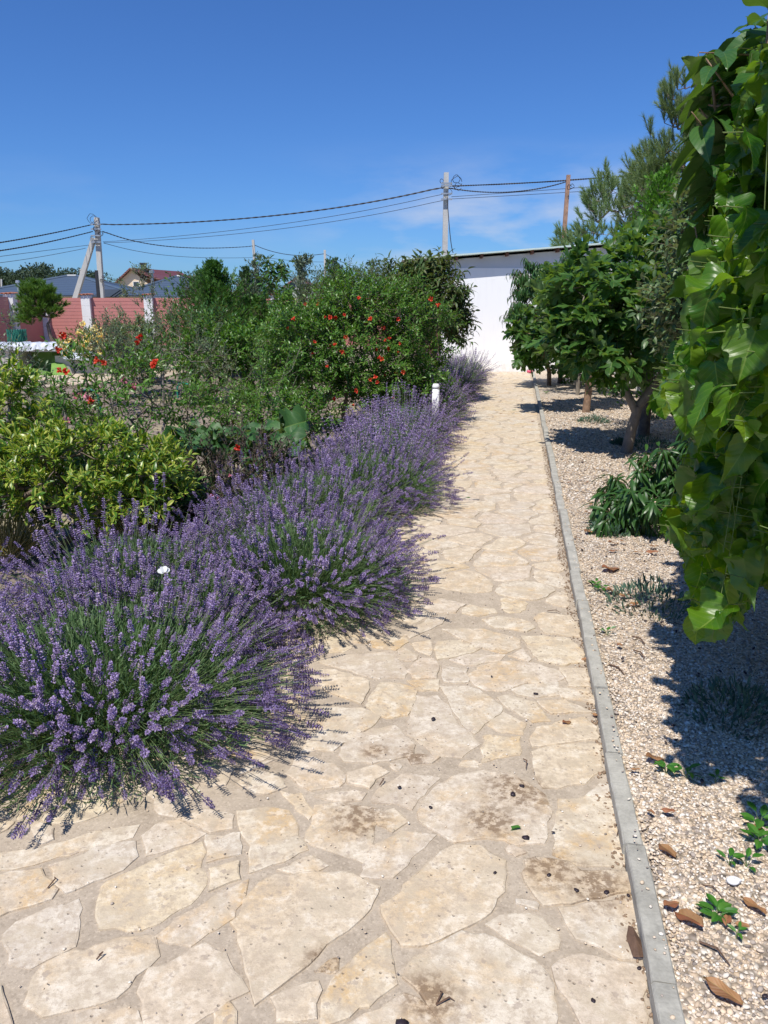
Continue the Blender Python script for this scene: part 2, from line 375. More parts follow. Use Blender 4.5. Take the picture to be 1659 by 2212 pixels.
# ================================================================ setting
def K(y): return .385+.17*y                  # path side of the kerb
def mat_stone():
    n = N('path_stone'); oi = n.n('ShaderNodeObjectInfo'); isl = n.geo('Random Per Island')
    r = n.math('FRACT', n.math('ADD', isl, oi.outputs['Random']))
    base = n.ramp(r, [(0, (.60, .495, .36)), (.2, (.63, .55, .435)), (.4, (.59, .50, .405)), (.6, (.63, .525, .365)), (.8, (.61, .545, .45)), (1, (.55, .47, .375))])
    sel = n.ramp(r, [(.0, .45), (.3, 1), (.45, .2), (.7, 1), (.9, .4)])
    och = n.ramp(n.noise(4.5, 7, .65, dist=.4), [(.46, 0), (.62, 1)])
    c = n.mix(n.math('MULTIPLY', n.math('MULTIPLY', och, .75), sel), base, (.53, .34, .14))
    mid = n.noise(16, 8, .72); c = n.mix(n.math('MULTIPLY', n.ramp(mid, [(.40, 1), (.50, 0)]), .65), c, (.44, .36, .27))
    c = n.mix(n.math('MULTIPLY', n.ramp(mid, [(.52, 0), (.61, 1)]), .6), c, (.73, .655, .54))
    br = n.ramp(n.noise(2.6, 7, .7, dist=.8), [(.58, 0), (.70, 1)]); c = n.mix(n.math('MULTIPLY', br, .42), c, (.34, .25, .17))
    fine = n.noise(60, 6, .75); c = n.mix(n.math('MULTIPLY', n.ramp(fine, [(.49, 0), (.58, 1)]), .5), c, (.40, .32, .23))
    spk = n.ramp(n.noise(34, 4, .6), [(.62, 0), (.66, 1)]); c = n.mix(n.math('MULTIPLY', spk, .65), c, (.36, .29, .23))
    vor = n.n('ShaderNodeTexVoronoi', feature='F1'); vor.inputs['Scale'].default_value = 42; n.l(n.pos(), vor.inputs['Vector'])
    pit = n.ramp(vor.outputs['Distance'], [(.08, 1), (.2, 0)]); gate = n.ramp(n.noise(6, 3), [(.48, 0), (.58, 1)])
    pit = n.math('MULTIPLY', pit, gate); c = n.mix(n.math('MULTIPLY', pit, .7), c, (.30, .23, .17))
    dust = n.ramp(n.noise(7.5, 8, .7, dist=.5), [(.52, 0), (.60, 1)]); c = n.mix(n.math('MULTIPLY', dust, .6), c, (.49, .41, .30))
    # brown fruit stains at fixed spots
    tot = None
    for (px, py, rad) in STAINS:
        q = G(px, py); v = n.n('ShaderNodeVectorMath', operation='DISTANCE'); n.l(n.pos(), v.inputs[0]); v.inputs[1].default_value = (q.x, q.y, .01)
        s = n.math('SUBTRACT', 1.0, n.math('DIVIDE', v.outputs['Value'], rad), True)
        tot = s if tot is None else n.math('MAXIMUM', tot, s)
    st = n.math('MULTIPLY', tot, n.ramp(n.noise(38, 5, .7), [(.44, 0), (.58, 1)])); st = n.math('MULTIPLY', st, 1.8, True)
    c = n.mix(n.math('MULTIPLY', tot, .45), c, (.40, .27, .15)); c = n.mix(n.math('MULTIPLY', st, .7), c, (.15, .09, .05))
    h = n.math('ADD', n.math('MULTIPLY', n.noise(9, 5), .9), n.math('ADD', n.math('MULTIPLY', fine, .35), n.math('MULTIPLY', pit, -.8)))
    h = n.math('ADD', h, n.math('MULTIPLY', mid, .8))
    return n.done(n.pbr(c, .85, n.bump(h, .7, .006), .25))
STAINS = [(B[0], B[1], B[2]) for B in [(1120,1710,.16),(1060,1775,.12),(1185,1880,.12),(1285,1915,.13),(775,1770,.13),(895,1635,.08),(810,1625,.07),(700,2080,.07),(930,2160,.1)]]
M['stone'] = mat_stone()
def mat_mortar(name, c1, c2, sc=1.0):
    n = N(name); a = n.noise(6*sc, 7, .65); b = n.noise(110*sc, 5, .8); d = n.noise(28*sc, 4, .6)
    vor = n.n('ShaderNodeTexVoronoi', feature='F1'); vor.inputs['Scale'].default_value = 150*sc; vor.inputs['Randomness'].default_value = 1.0; n.l(n.pos(), vor.inputs['Vector'])
    f = n.math('ADD', n.math('MULTIPLY', a, .45), n.math('ADD', n.math('MULTIPLY', b, .3), n.math('MULTIPLY', d, .25)))
    c = n.ramp(f, [(.36, c1), (.62, c2)])
    sp = n.n('ShaderNodeSeparateColor'); n.l(vor.outputs['Color'], sp.inputs[0])
    c = n.mix(n.math('MULTIPLY', n.ramp(sp.outputs[0], [(.86, 0), (.9, 1)]), .22), c, tuple(x*1.4 for x in c2))
    c = n.mix(n.math('MULTIPLY', n.ramp(sp.outputs[1], [(.88, 0), (.9, 1)]), .3), c, tuple(x*.7 for x in c1))
    return n.done(n.pbr(c, .95, n.bump(n.math('ADD', b, d), .45, .004/max(sc, .2)), .2))
M['mortar'] = mat_mortar('mortar', (.315, .255, .19), (.50, .42, .325))
M['soil'] = mat_mortar('soil', (.15, .12, .095), (.30, .245, .20), .25)
M['dry'] = mat_mortar('dry_ground', (.26, .22, .14), (.36, .31, .2), .06)
def mat_gravel(name, island):
    n = N(name)
    pal = [(0, (.60, .48, .35)), (.12, (.70, .62, .52)), (.26, (.50, .39, .28)), (.4, (.74, .68, .60)), (.52, (.38, .32, .27)), (.64, (.60, .49, .38)), (.8, (.68, .54, .39)), (.9, (.24, .20, .17)), (1, (.66, .60, .52))]
    if island: c = n.ramp(n.geo('Random Per Island'), pal, 'CONSTANT'); nm = n.bump(n.noise(200, 3), .2, .002)
    else:
        vor = n.n('ShaderNodeTexVoronoi', feature='F1'); vor.inputs['Scale'].default_value = 55; n.l(n.pos(), vor.inputs['Vector'])
        s = n.n('ShaderNodeSeparateColor'); n.l(vor.outputs['Color'], s.inputs[0])
        c = n.ramp(s.outputs[0], pal, 'CONSTANT'); c = n.mix(n.ramp(vor.outputs['Distance'], [(.45, 0), (.75, .85)]), c, (.2, .16, .12))
        big = n.ramp(n.noise(.9, 3), [(.4, 0), (.6, .4)]); c = n.mix(big, c, (.62, .51, .38))
        nm = n.bump(n.math('MULTIPLY', vor.outputs['Distance'], -1.0), 1.0, .012)
    return n.done(n.pbr(c, .8, nm, .3))
M['gravel'] = mat_gravel('gravel_bed', False); M['pebble'] = mat_gravel('pebbles', True)
M['kerb'] = plain('kerb_concrete', (.37, .355, .31), .88, .30, 14, .8, .006, .25, 0, 8)
def mat_wall():
    n = N('white_render'); sp = n.n('ShaderNodeSeparateXYZ'); n.l(n.pos(), sp.inputs[0])
    mp_ = n.n('ShaderNodeMapping'); mp_.inputs['Scale'].default_value = (6, 6, .7); n.l(n.pos(), mp_.inputs[0])
    c = n.mix(n.math('MULTIPLY', n.ramp(n.noise(2, 6, .6, mp_.outputs[0]), [(.5, 0), (.75, 1)]), .25), (.88, .88, .88), (.74, .73, .70))
    spl = n.math('MULTIPLY', n.math('SUBTRACT', 1, n.math('MULTIPLY', sp.outputs[2], 2.8), True), n.ramp(n.noise(7, 6, .65), [(.38, 0), (.62, 1)]))
    c = n.mix(n.math('MULTIPLY', spl, .6), c, (.52, .46, .38))
    return n.done(n.pbr(c, .85, n.bump(n.noise(40, 5), .25, .006), .2))
M['whitewall'] = mat_wall()

gm = pymesh('ground', [(-700,-20,-.06),(700,-20,-.06),(700,1400,-.06),(-700,1400,-.06)], [(0,1,2,3)])
g = link('ground', gm, M['dry']); g['kind'] = 'structure'
# garden soil with gentle lumps
nx, ny = 110, 150
xs = np.linspace(-14.6, 5.0, nx); ys = np.linspace(.2, 34.0, ny)**1.0
X, Y = np.meshgrid(xs, ys); Z = -.03+.035*np.sin(X*2.1+Y*.7)*np.cos(Y*1.7-X)+RNG.normal(0, .012, X.shape)
Z = np.minimum(Z, .02)*np.clip((K(Y)-1.7-X)/.5, 0, 1)-.006; Z = np.where(X > K(Y)-1.35, -.045, Z); Z = np.where((Y < 2.1), -.045, Z)
V = np.stack([X, Y, Z], -1).reshape(-1, 3); i = np.arange((ny-1)*nx).reshape(ny-1, nx)[:, :-1].ravel()
F = np.concatenate([np.stack([i, i+1, i+nx+1], 1), np.stack([i, i+nx+1, i+nx], 1)])
o = link('garden_soil', npmesh('garden_soil', V, F, smooth=True), M['soil']); o['kind'] = 'structure'

# ---- path: mortar sheet + every stone
PATH = [(K(.2), .2), (K(20.0), 20.0), (K(20)-1.42, 20.0), (K(12)-1.5, 12), (K(6)-1.55, 6), (K(3.6)-1.52, 3.6), (-.62, 3.3), (-.60, 2.95), (-.78, 2.62), (-1.1, 2.38), (-1.6, 2.25), (-3.2, 2.15), (-3.2, .2)]
V = [(x, y, 0.0) for x, y in PATH]+[(x, y, -.05) for x, y in PATH]; n_ = len(PATH)
F = [tuple(range(n_))]+[((k+1) % n_, k, n_+k, n_+(k+1) % n_) for k in range(n_)]
path = link('path', pymesh('path', V, F), M['mortar']); path['kind'] = 'structure'
def tr(ox, oy, s, pts): return [((ox+x*s)*.548611, (oy+y*s)*.548611) for x, y in pts]
TA = lambda p: tr(0, 3100, .7836, p); TC = lambda p: tr(1100, 3000, .9645, p); TB = lambda p: tr(1100, 2300, .8439, p)
TRACED = [TA(p) for p in [
 [(-120,420),(0,425),(205,402),(215,440),(272,505),(245,545),(100,600),(-120,680)],
 [(258,385),(480,300),(685,258),(692,335),(620,402),(470,470),(320,530),(285,480)],
 [(-120,340),(200,300),(480,212),(700,180),(668,236),(350,325),(60,398),(-120,410)],
 [(722,235),(780,180),(900,160),(1032,222),(962,262),(800,318),(725,338)],
 [(500,490),(730,372),(1015,262),(1032,310),(1010,385),(1040,480),(1000,540),(850,630),(700,702),(580,690),(490,710),(490,600)],
 [(15,720),(70,665),(230,600),(395,548),(418,590),(372,785),(230,850),(155,897),(60,860)],
 [(120,1080),(155,940),(210,880),(300,832),(600,742),(775,742),(792,835),(640,985),(500,1075),(320,1110),(200,1150)],
 [(682,970),(750,900),(900,825),(1030,770),(1090,800),(1215,950),(1245,1010),(1150,1060),(1030,1120),(880,1260),(760,1250),(720,1110)],
 [(805,730),(900,645),(1080,540),(1245,458),(1240,520),(1175,640),(1040,730),(950,790),(855,760)],
 [(900,150),(1060,100),(1178,128),(1158,192),(1060,215)],
 [(1200,112),(1340,95),(1450,102),(1500,180),(1490,235),(1535,300),(1430,370),(1262,412),(1252,290),(1205,170)],
 [(1045,235),(1210,212),(1203,320),(1040,366)],
 [(1155,670),(1215,600),(1252,520),(1300,470),(1390,430),(1520,428),(1647,426),(1780,430),(1908,487),(1880,560),(1836,636),(1700,745),(1540,870),(1404,982),(1285,1072),(1262,960),(1212,815)],
 [(400,1140),(520,1095),(640,1080),(700,1105),(715,1250),(380,1250)],
 [(1370,1050),(1480,990),(1592,970),(1610,1010),(1590,1150),(1480,1170),(1378,1172)],
 [(1070,1110),(1150,1068),(1188,1110),(1160,1250),(1090,1250)],
 [(-140,960),(0,985),(28,1110),(60,1280),(-140,1280)],
 [(1058,402),(1200,362),(1198,448),(1060,500)],
 [(1402,402),(1560,342),(1640,385),(1600,415),(1480,418)]]]
TRACED += [TC(p) for p in [
 [(565,200),(590,145),(650,85),(740,42),(830,25),(960,48),(1060,108),(1112,190),(1098,270),(1075,320),(960,333),(850,300),(720,313),(640,280),(572,232)],
 [(112,275),(128,215),(150,172),(250,152),(405,187),(385,300),(345,400),(240,372),(108,308)],
 [(328,462),(385,335),(500,277),(635,290),(600,335),(520,410),(460,468)],
 [(418,580),(540,470),(662,362),(720,333),(820,345),(918,398),(925,450),(905,520),(850,635),(700,690),(560,748),(500,738),(440,645)],
 [(848,652),(900,620),(965,612),(1078,625),(1148,690),(1150,755),(1060,768),(965,728)],
 [(998,390),(1100,385),(1180,400),(1240,432),(1432,450),(1430,518),(1270,548),(1070,580),(1010,510)],
 [(1140,142),(1250,135),(1368,142),(1396,200),(1412,390),(1395,430),(1205,403),(1122,368)],
 [(1145,590),(1280,562),(1438,542),(1470,640),(1478,790),(1395,785),(1205,715),(1162,655)],
 [(1120,830),(1190,772),(1290,782),(1480,840),(1502,1120),(1250,1120),(1190,960),(1125,880)],
 [(590,780),(660,735),(750,692),(840,700),(960,755),(1085,822),(1120,900),(1128,1130),(720,1130),(640,1010),(570,930),(500,868),(510,815)],
 [(250,1080),(400,990),(512,932),(560,950),(640,1025),(690,1130),(250,1130)],
 [(160,1075),(178,960),(240,850),(330,770),(428,705),(470,800),(480,895),(400,955),(280,1030)],
 [(405,250),(402,205),(470,178),(528,235),(460,270)],
 [(372,160),(400,110),(500,40),(645,60),(595,125),(540,183),(480,162)],
 [(155,132),(320,103),(360,120),(342,148),(200,143)]]]
TRACED += [TB(p) for p in [
 [(152,345),(350,320),(518,306),(560,350),(592,402),(585,430),(440,432),(330,400)],
 [(602,402),(620,365),(665,340),(720,342),(750,382),(728,428),(622,430)],
 [(762,375),(878,392),(878,448),(765,448)],
 [(888,420),(930,372),(1060,347),(1180,362),(1300,397),(1330,430),(1290,445),(1130,458),(1050,490),(960,490),(905,460)],
 [(1087,485),(1160,457),(1298,452),(1303,508),(1200,518),(1100,508)],
 [(1312,482),(1438,480),(1468,515),(1468,548),(1318,520)],
 [(1314,385),(1430,387),(1448,435),(1445,468),(1352,470),(1340,430)],
 [(1132,237),(1230,235),(1358,252),(1408,300),(1418,358),(1310,372),(1205,350)],
 [(742,262),(850,252),(938,295),(880,318),(740,343),(722,300)],
 [(770,207),(950,202),(1128,250),(1118,290),(1040,316),(935,288),(805,230)],
 [(802,345),(885,322),(1058,322),(1028,348),(920,368),(870,370)],
 [(612,272),(700,257),(718,290),(700,323),(622,300)],
 [(552,300),(572,287),(648,325),(620,353),(562,338)],
 [(432,242),(588,237),(598,262),(540,298),(432,288)],
 [(312,237),(400,227),(428,257),(410,273),(330,263)],
 [(150,300),(200,232),(290,232),(338,288),(300,308),(160,323)],
 [(590,230),(700,153),(772,152),(758,178),(650,228),(605,248)],
 [(532,130),(620,97),(738,130),(620,178),(542,150)],
 [(642,90),(760,62),(868,90),(820,126),(730,123)],
 [(852,110),(890,92),(1008,110),(1018,128),(930,143),(860,128)],
 [(948,160),(1020,142),(1178,172),(1193,198),(1150,213),(1000,198)],
 [(1187,150),(1230,127),(1358,142),(1397,200),(1397,238),(1232,223)],
 [(400,560),(440,500),(475,452),(560,458),(648,482),(638,525),(600,608),(500,618)],
 [(602,630),(642,512),(735,512),(798,580),(828,640),(938,740),(850,798),(722,790),(612,690)],
 [(755,472),(880,472),(958,502),(1038,562),(1028,598),(910,688),(862,658),(822,588)],
 [(1018,520),(1045,512),(1195,547),(1258,628),(1185,638),(1095,590)],
 [(972,650),(1050,595),(1158,640),(1128,688),(1040,688)],
 [(1205,542),(1330,532),(1458,590),(1265,600)],
 [(1172,718),(1210,662),(1430,612),(1478,660),(1488,718),(1300,735),(1182,748)],
 [(1177,775),(1280,742),(1500,737),(1505,855),(1430,918),(1235,938),(1192,890)],
 [(172,398),(255,392),(428,447),(418,480),(378,548),(245,498),(130,448)],
 [(112,768),(205,565),(380,572),(468,602),(458,640),(350,705),(250,768)],
 [(272,790),(332,702),(440,665),(538,652),(638,740),(618,785),(430,828),(300,818)],
 [(952,700),(1128,700),(1118,785),(955,815)],
 [(32,878),(100,792),(255,830),(308,890),(290,938),(150,958)],
 [(318,872),(450,835),(505,870),(420,945),(325,918)],
 [(592,792),(650,790),(738,802),(718,828),(622,830)],
 [(1430,980),(1500,927),(1538,932),(1545,978)],
 [(595,442),(738,442),(735,488),(650,488)],
 [(1075,328),(1138,292),(1176,345),(1160,352)],
 [(20,962),(98,962),(158,1055),(138,1083),(82,1048)]]]
polys = []
def dilate(q, e):
    n = len(q); out = []
    for i in range(n):
        a, b, c = q[i-1], q[i], q[(i+1) % n]
        n1 = Vector((b[1]-a[1], a[0]-b[0])).normalized(); n2 = Vector((c[1]-b[1], b[0]-c[0])).normalized(); m = n1+n2; m = m.normalized()*e/max(.6, math.sqrt(max((1+n1.dot(n2))/2, .01)))
        out.append((b[0]+m.x, b[1]+m.y))
    return out
for t in TRACED:
    w_ = [G(x, y, .01) for x, y in t]; q = [(v.x, v.y) for v in w_]
    a = sum(q[i-1][0]*q[i][1]-q[i][0]*q[i-1][1] for i in range(len(q)))
    polys.append(dilate(q if a > 0 else q[::-1], .006))
def pip(x, y, poly): return bool(inpoly(np.array([x]), np.array([y]), poly)[0])
# infill: cells round random seeds, kept away from the traced stones
r0 = random.Random(5); seeds = []
def dense(y): return .20 if y > 3.4 else .11
for _ in range(26000):
    y = .3+19.6*r0.random(); x = -3.1+7*r0.random()
    if not pip(x, y, PATH): continue
    if any((x-a)**2+((y-b)*.95)**2 < (dense(y)*s)**2 for a, b, s in seeds): continue
    seeds.append((x, y, r0.choice((.85, 1, 1.25, 1.6))))
gh = []
for q in polys:
    cx = sum(p[0] for p in q)/len(q); cy = sum(p[1] for p in q)/len(q)
    for i in range(len(q)):
        a, b = q[i-1], q[i]; L = math.hypot(a[0]-b[0], a[1]-b[1]); m = max(1, int(L/.045))
        for k in range(m):
            f = (k+.5)/m; x = a[0]+(b[0]-a[0])*f; y = a[1]+(b[1]-a[1])*f; d = math.hypot(x-cx, y-cy)
            gh.append((x-(x-cx)/d*.012, y-(y-cy)/d*.012))
ghA = np.array(gh)
seeds = [s for s in seeds if not any(pip(s[0], s[1], q) for q in polys if abs(q[0][0]-s[0]) < 1.2 and abs(q[0][1]-s[1]) < 1.2)]
seeds = [s for s in seeds if np.min(np.hypot(ghA[:, 0]-s[0], ghA[:, 1]-s[1])) > .028]
allp = np.array([(s[0], s[1]) for s in seeds]+gh); wts = np.array([s[2]**2*.008 for s in seeds]+[0]*len(gh))
def clip(poly, nx, ny, c):                   # keep nx*x+ny*y <= c
    out = []
    for i in range(len(poly)):
        a, b = poly[i-1], poly[i]; da = nx*a[0]+ny*a[1]-c; db = nx*b[0]+ny*b[1]-c
        if da <= 0: out.append(a)
        if (da < 0 < db) or (db < 0 < da):
            t = da/(da-db); out.append((a[0]+(b[0]-a[0])*t, a[1]+(b[1]-a[1])*t))
    return out
cells = []
pe = [(PATH[i-1], PATH[i]) for i in range(len(PATH))]
for i, (sx, sy, sw) in enumerate(seeds):
    d2 = (allp[:, 0]-sx)**2+(allp[:, 1]-sy)**2; idx = np.argsort(d2)[1:46]
    poly = [(sx-.6, sy-.6), (sx+.6, sy-.6), (sx+.6, sy+.6), (sx-.6, sy+.6)]
    for j in idx:
        if d2[j] > 1.1: break
        nx_, ny_ = allp[j, 0]-sx, allp[j, 1]-sy
        wj = wts[j] if j < len(seeds) else wts[i]
        c_ = (allp[j, 0]**2+allp[j, 1]**2-sx**2-sy**2+wts[i]-wj)/2; L = math.sqrt(d2[j])
        poly = clip(poly, nx_, ny_, c_-L*(.006 if sy < 4 else .009))
        if len(poly) < 3: break
    if len(poly) < 3: continue
    for k in (0,):                              # right edge and back wall
        poly = clip(poly, 1, -.17, .385-.035); 
        if len(poly) < 3: break
        poly = clip(poly, 0, 1, 19.97)
    if len(poly) < 3: continue
    a = sum(poly[k-1][0]*poly[k][1]-poly[k][0]*poly[k-1][1] for k in range(len(poly)))/2
    if abs(a) < .0016: continue
    ins = sum(pip(x, y, PATH) for x, y in poly)
    if ins < len(poly)*.5: continue
    # round the corners once, then stretch a little
    q = []
    for k in range(len(poly)):
        A, B = poly[k-1], poly[k]; L = math.hypot(A[0]-B[0], A[1]-B[1])
        if L < .02: q.append(((A[0]+B[0])/2, (A[1]+B[1])/2)); continue
        q += [(A[0]*.84+B[0]*.16, A[1]*.84+B[1]*.16), (A[0]*.16+B[0]*.84, A[1]*.16+B[1]*.84)]
    cells.append(q if a > 0 else q[::-1])
def stone_geo(q, fine, rs):
    step = .028 if fine else .06; pts = []
    for k in range(len(q)):
        A, B = q[k-1], q[k]; L = math.hypot(A[0]-B[0], A[1]-B[1]); m = max(1, int(L/step))
        for j in range(m):
            f = j/m; pts.append([A[0]+(B[0]-A[0])*f, A[1]+(B[1]-A[1])*f])
    n = len(pts); cx = sum(p[0] for p in pts)/n; cy = sum(p[1] for p in pts)/n
    am = .0045 if fine else .007; ph = rs.random()*9
    for k, p in enumerate(pts):
        e = am*(.7*math.sin(k*1.9+ph)+.9*math.sin(k*.83+2*ph)+.8*math.sin(k*.31+3*ph))+rs.uniform(-am, am)*1.1-.002
        d = math.hypot(p[0]-cx, p[1]-cy)+1e-6; p[0] += (p[0]-cx)/d*e; p[1] += (p[1]-cy)/d*e
    h = rs.uniform(.003, .008); tx, ty = rs.uniform(-.006, .006), rs.uniform(-.006, .006)
    V = []; F = []
    rings = ((0, -.004), (.0015, h*.75), (.007, h)) if fine else ((0, -.004), (.006, h))
    for ins, z in rings:
        for p in pts:
            d = math.hypot(p[0]-cx, p[1]-cy)+1e-6; s = max(0, 1-ins/d)
            x = cx+(p[0]-cx)*s; y = cy+(p[1]-cy)*s
            V.append((x, y, z+(tx*(x-cx)+ty*(y-cy) if z > 0 else 0)+(rs.uniform(-.0006, .0006) if z > 0 else 0)))
    for r in range(len(rings)-1):
        for k in range(n): F.append((r*n+k, r*n+(k+1) % n, (r+1)*n+(k+1) % n, (r+1)*n+k))
    F.append(tuple((len(rings)-1)*n+k for k in range(n)))
    return V, F, (cx, cy)
rs = random.Random(3); st = [(q, True) for q in polys]+[(q, sum(p[1] for p in q)/len(q) < 4.5) for q in cells]
def visarea(q):
    a = abs(sum(q[k-1][0]*q[k][1]-q[k][0]*q[k-1][1] for k in range(len(q)))/2); cy = sum(p[1] for p in q)/len(q); cx = sum(p[0] for p in q)/len(q)
    u, v = proj(np.array([cx, cy, 0.])); vis = -60 < u < 1700 and v < 2260
    return a/cy**3*(1 if vis else .001)
st.sort(key=lambda s: -visarea(s[0])); rest = MB()
for i, (q, fine) in enumerate(st):
    V, F, (cx, cy) = stone_geo(q, fine, rs)
    if i < 299: 
        me = pymesh('stone', V, F, off=(cx, cy, 0)); o = link('stone', me, M['stone'], path); o.location = (cx, cy, 0)
    else: rest.add(V, F)
if rest.V: rest.build('small_stones', M['stone'], path, stuff=True)
print('stones', len(st))

# ---- kerb
kerb = thing('kerb', 'low grey concrete kerb between the stone path and the gravel', 'kerb', (K(.5), .5, 0))
dirk = Vector((.17, 1, 0)).normalized(); sidek = Vector((1, -.17, 0)).normalized()
kb = pymesh('kerb_block', [], [])
rk = random.Random(8)
prof = [(0, -.04), (0, .044), (.002, .049), (.006, .052), (.054, .052), (.058, .048), (.058, -.04)]
def kerb_mesh(seed):
    r = random.Random(seed); L = .494; n = 8; V = []; F = []; m = len(prof)
    for i in range(n+1):
        e = .004 if i in (0, n) else 0
        for (a, z) in prof:
            V.append(sidek*(a+r.uniform(-.0012, .0012)+(e*.3))+dirk*(L*i/n)+Vector((0, 0, z-e+r.uniform(-.001, .001))))
    for i in range(n):
        for k in range(m-1): F.append((i*m+k, i*m+k+1, (i+1)*m+k+1, (i+1)*m+k))
    F += [tuple(range(m-1, -1, -1)), tuple(n*m+k for k in range(m))]
    return pymesh('kerb_block', V, F)
kms = [kerb_mesh(k) for k in range(4)]
for k in range(40):
    o = link('kerb_block', kms[k % 4], M['kerb'], kerb)
    o.location = dirk*(.5*k)+Vector((rk.uniform(-.004, .004), 0, rk.uniform(-.003, .005)+(.004 if k > 22 else 0))); o.rotation_euler = (rk.uniform(-.006, .006), rk.uniform(-.03, .03), rk.uniform(-.008, .008))
# ---- gravel bed
def FX(y): return 2.35+.17*y
nx, ny = 40, 220; V = []
for j in range(ny):
    y = .2+19.7*(j/(ny-1))**1.4
    for i in range(nx):
        f = i/(nx-1); x = K(y)+.057+(FX(y)+.3-K(y)-.057)*f
        V.append((x, y, .030+.010*math.sin(x*5+y*2.1)*math.cos(y*3.3)+.004*math.sin(x*17+y*13) if 0 < i else .03))
i = np.arange((ny-1)*nx).reshape(ny-1, nx)[:, :-1].ravel()
F = np.concatenate([np.stack([i, i+1, i+nx+1], 1), np.stack([i, i+nx+1, i+nx], 1)])
gravel = link('gravel_bed', npmesh('gravel_bed', V, F, smooth=True), M['gravel']); gravel['kind'] = 'structure'
# pebbles: lumpy low solids
t_ = (1+5**.5)/2
icoV = nrm(np.array([(-1,t_,0),(1,t_,0),(-1,-t_,0),(1,-t_,0),(0,-1,t_),(0,1,t_),(0,-1,-t_),(0,1,-t_),(t_,0,-1),(t_,0,1),(-t_,0,-1),(-t_,0,1)], float))
icoF = np.array([(0,11,5),(0,5,1),(0,1,7),(0,7,10),(0,10,11),(1,5,9),(5,11,4),(11,10,2),(10,7,6),(7,1,8),(3,9,4),(3,4,2),(3,2,6),(3,6,8),(3,8,9),(4,9,5),(2,4,11),(6,2,10),(8,6,7),(9,8,1)])
octV = np.array([(1,0,0),(-1,0,0),(0,1,0),(0,-1,0),(0,0,1),(0,0,-1)], float); octF = np.array([(0,2,4),(2,1,4),(1,3,4),(3,0,4),(2,0,5),(1,2,5),(3,1,5),(0,3,5)])
def rot_rand(n, tilt=.5):
    a = RNG.uniform(0, 2*math.pi, n); tx = RNG.normal(0, tilt, n); ty = RNG.normal(0, tilt, n)
    Z = nrm(np.stack([tx, ty, np.ones(n)], 1)); X0 = np.stack([np.cos(a), np.sin(a), np.zeros(n)], 1)
    Y = nrm(np.cross(Z, X0)); X = np.cross(Y, Z); return np.stack([X, Y, Z], -1)
def pebs(n, y0, y1, s0, s1, base, tplv, tplf, pw=1.0, xmax=9):
    y = y0+(y1-y0)*RNG.random(n)**pw; f = RNG.random(n); x = K(y)+.066+(np.minimum(FX(y), xmax)-K(y)-.1)*f
    s = np.where(RNG.random(n) < .08, 1.7, 1.0)*RNG.uniform(s0, s1, n)
    zb = .030+.010*np.sin(x*5+y*2.1)*np.cos(y*3.3)+.004*np.sin(x*17+y*13)
    pos = np.stack([x, y, zb+s*.15+RNG.random(n)*s*.35], 1)
    S = np.stack([s, s*RNG.uniform(.55, .85, n), s*RNG.uniform(.3, .55, n)], 1)
    return stamp((tplv, tplf, None), pos, rot_rand(n, .35), S)[:2]
V, F = join([pebs(30000, 1.2, 3.2, .0036, .0072, 0, icoV, icoF, 1.0, 2.0), pebs(28000, 3.2, 6.2, .005, .009, 0, octV, octF, 1, 2.9), pebs(16000, 6.2, 14, .010, .016, 0, octV, octF, 1.2)])
o = link('gravel', npmesh('gravel', V, F, smooth=True), M['pebble']); tag(o, 'loose white and tan gravel covering the bed beside the kerb', 'gravel'); o['kind'] = 'stuff'
# grit lying on the path joints
n = 700; y = RNG.uniform(1.2, 5, n)**1.0; x = K(y)-RNG.random(n)**1.6*1.7
dark = RNG.random(n); s = RNG.uniform(.002, .0055, n)
V, F, _ = stamp((icoV, icoF, None), np.stack([x, y, .005+s*.4], 1), rot_rand(n), np.stack([s, s*.75, s*.6], 1))
o = link('path_grit', npmesh('path_grit', V, F, smooth=True), M['pebble']); tag(o, 'scattered tiny pebbles lying loose on the stone path', 'grit'); o['kind'] = 'stuff'

n = 1100; y = RNG.uniform(1.2, 9, n); x = K(y)-RNG.random(n)**2*.05-.002; s = RNG.uniform(.0015, .006, n)
V, F, _ = stamp((icoV, icoF, None), np.stack([x, y, .003+s*.3], 1), rot_rand(n), np.stack([s*1.5, s, s*.5], 1))
M['debris'] = plain('brown_debris', (.25, .17, .11), .9, .5, 60, .3, .002)
o = link('kerb_debris', npmesh('kerb_debris', V, F), M['debris']); tag(o, 'brown crumbs of dry litter gathered along the foot of the kerb', 'debris'); o['kind'] = 'stuff'
n = 160; y = RNG.uniform(1.2, 7, n); x = K(y)+.01+RNG.random(n)**.5*.045; s = RNG.uniform(.002, .006, n)
V, F, _ = stamp((icoV, icoF, None), np.stack([x, y, .054+s*.3], 1), rot_rand(n), np.stack([s*1.3, s, s*.6], 1))
o = link('kerb_pebbles', npmesh('kerb_pebbles', V, F, smooth=True), M['pebble']); tag(o, 'few stray gravel pebbles lying on top of the kerb', 'pebbles'); o['kind'] = 'stuff'
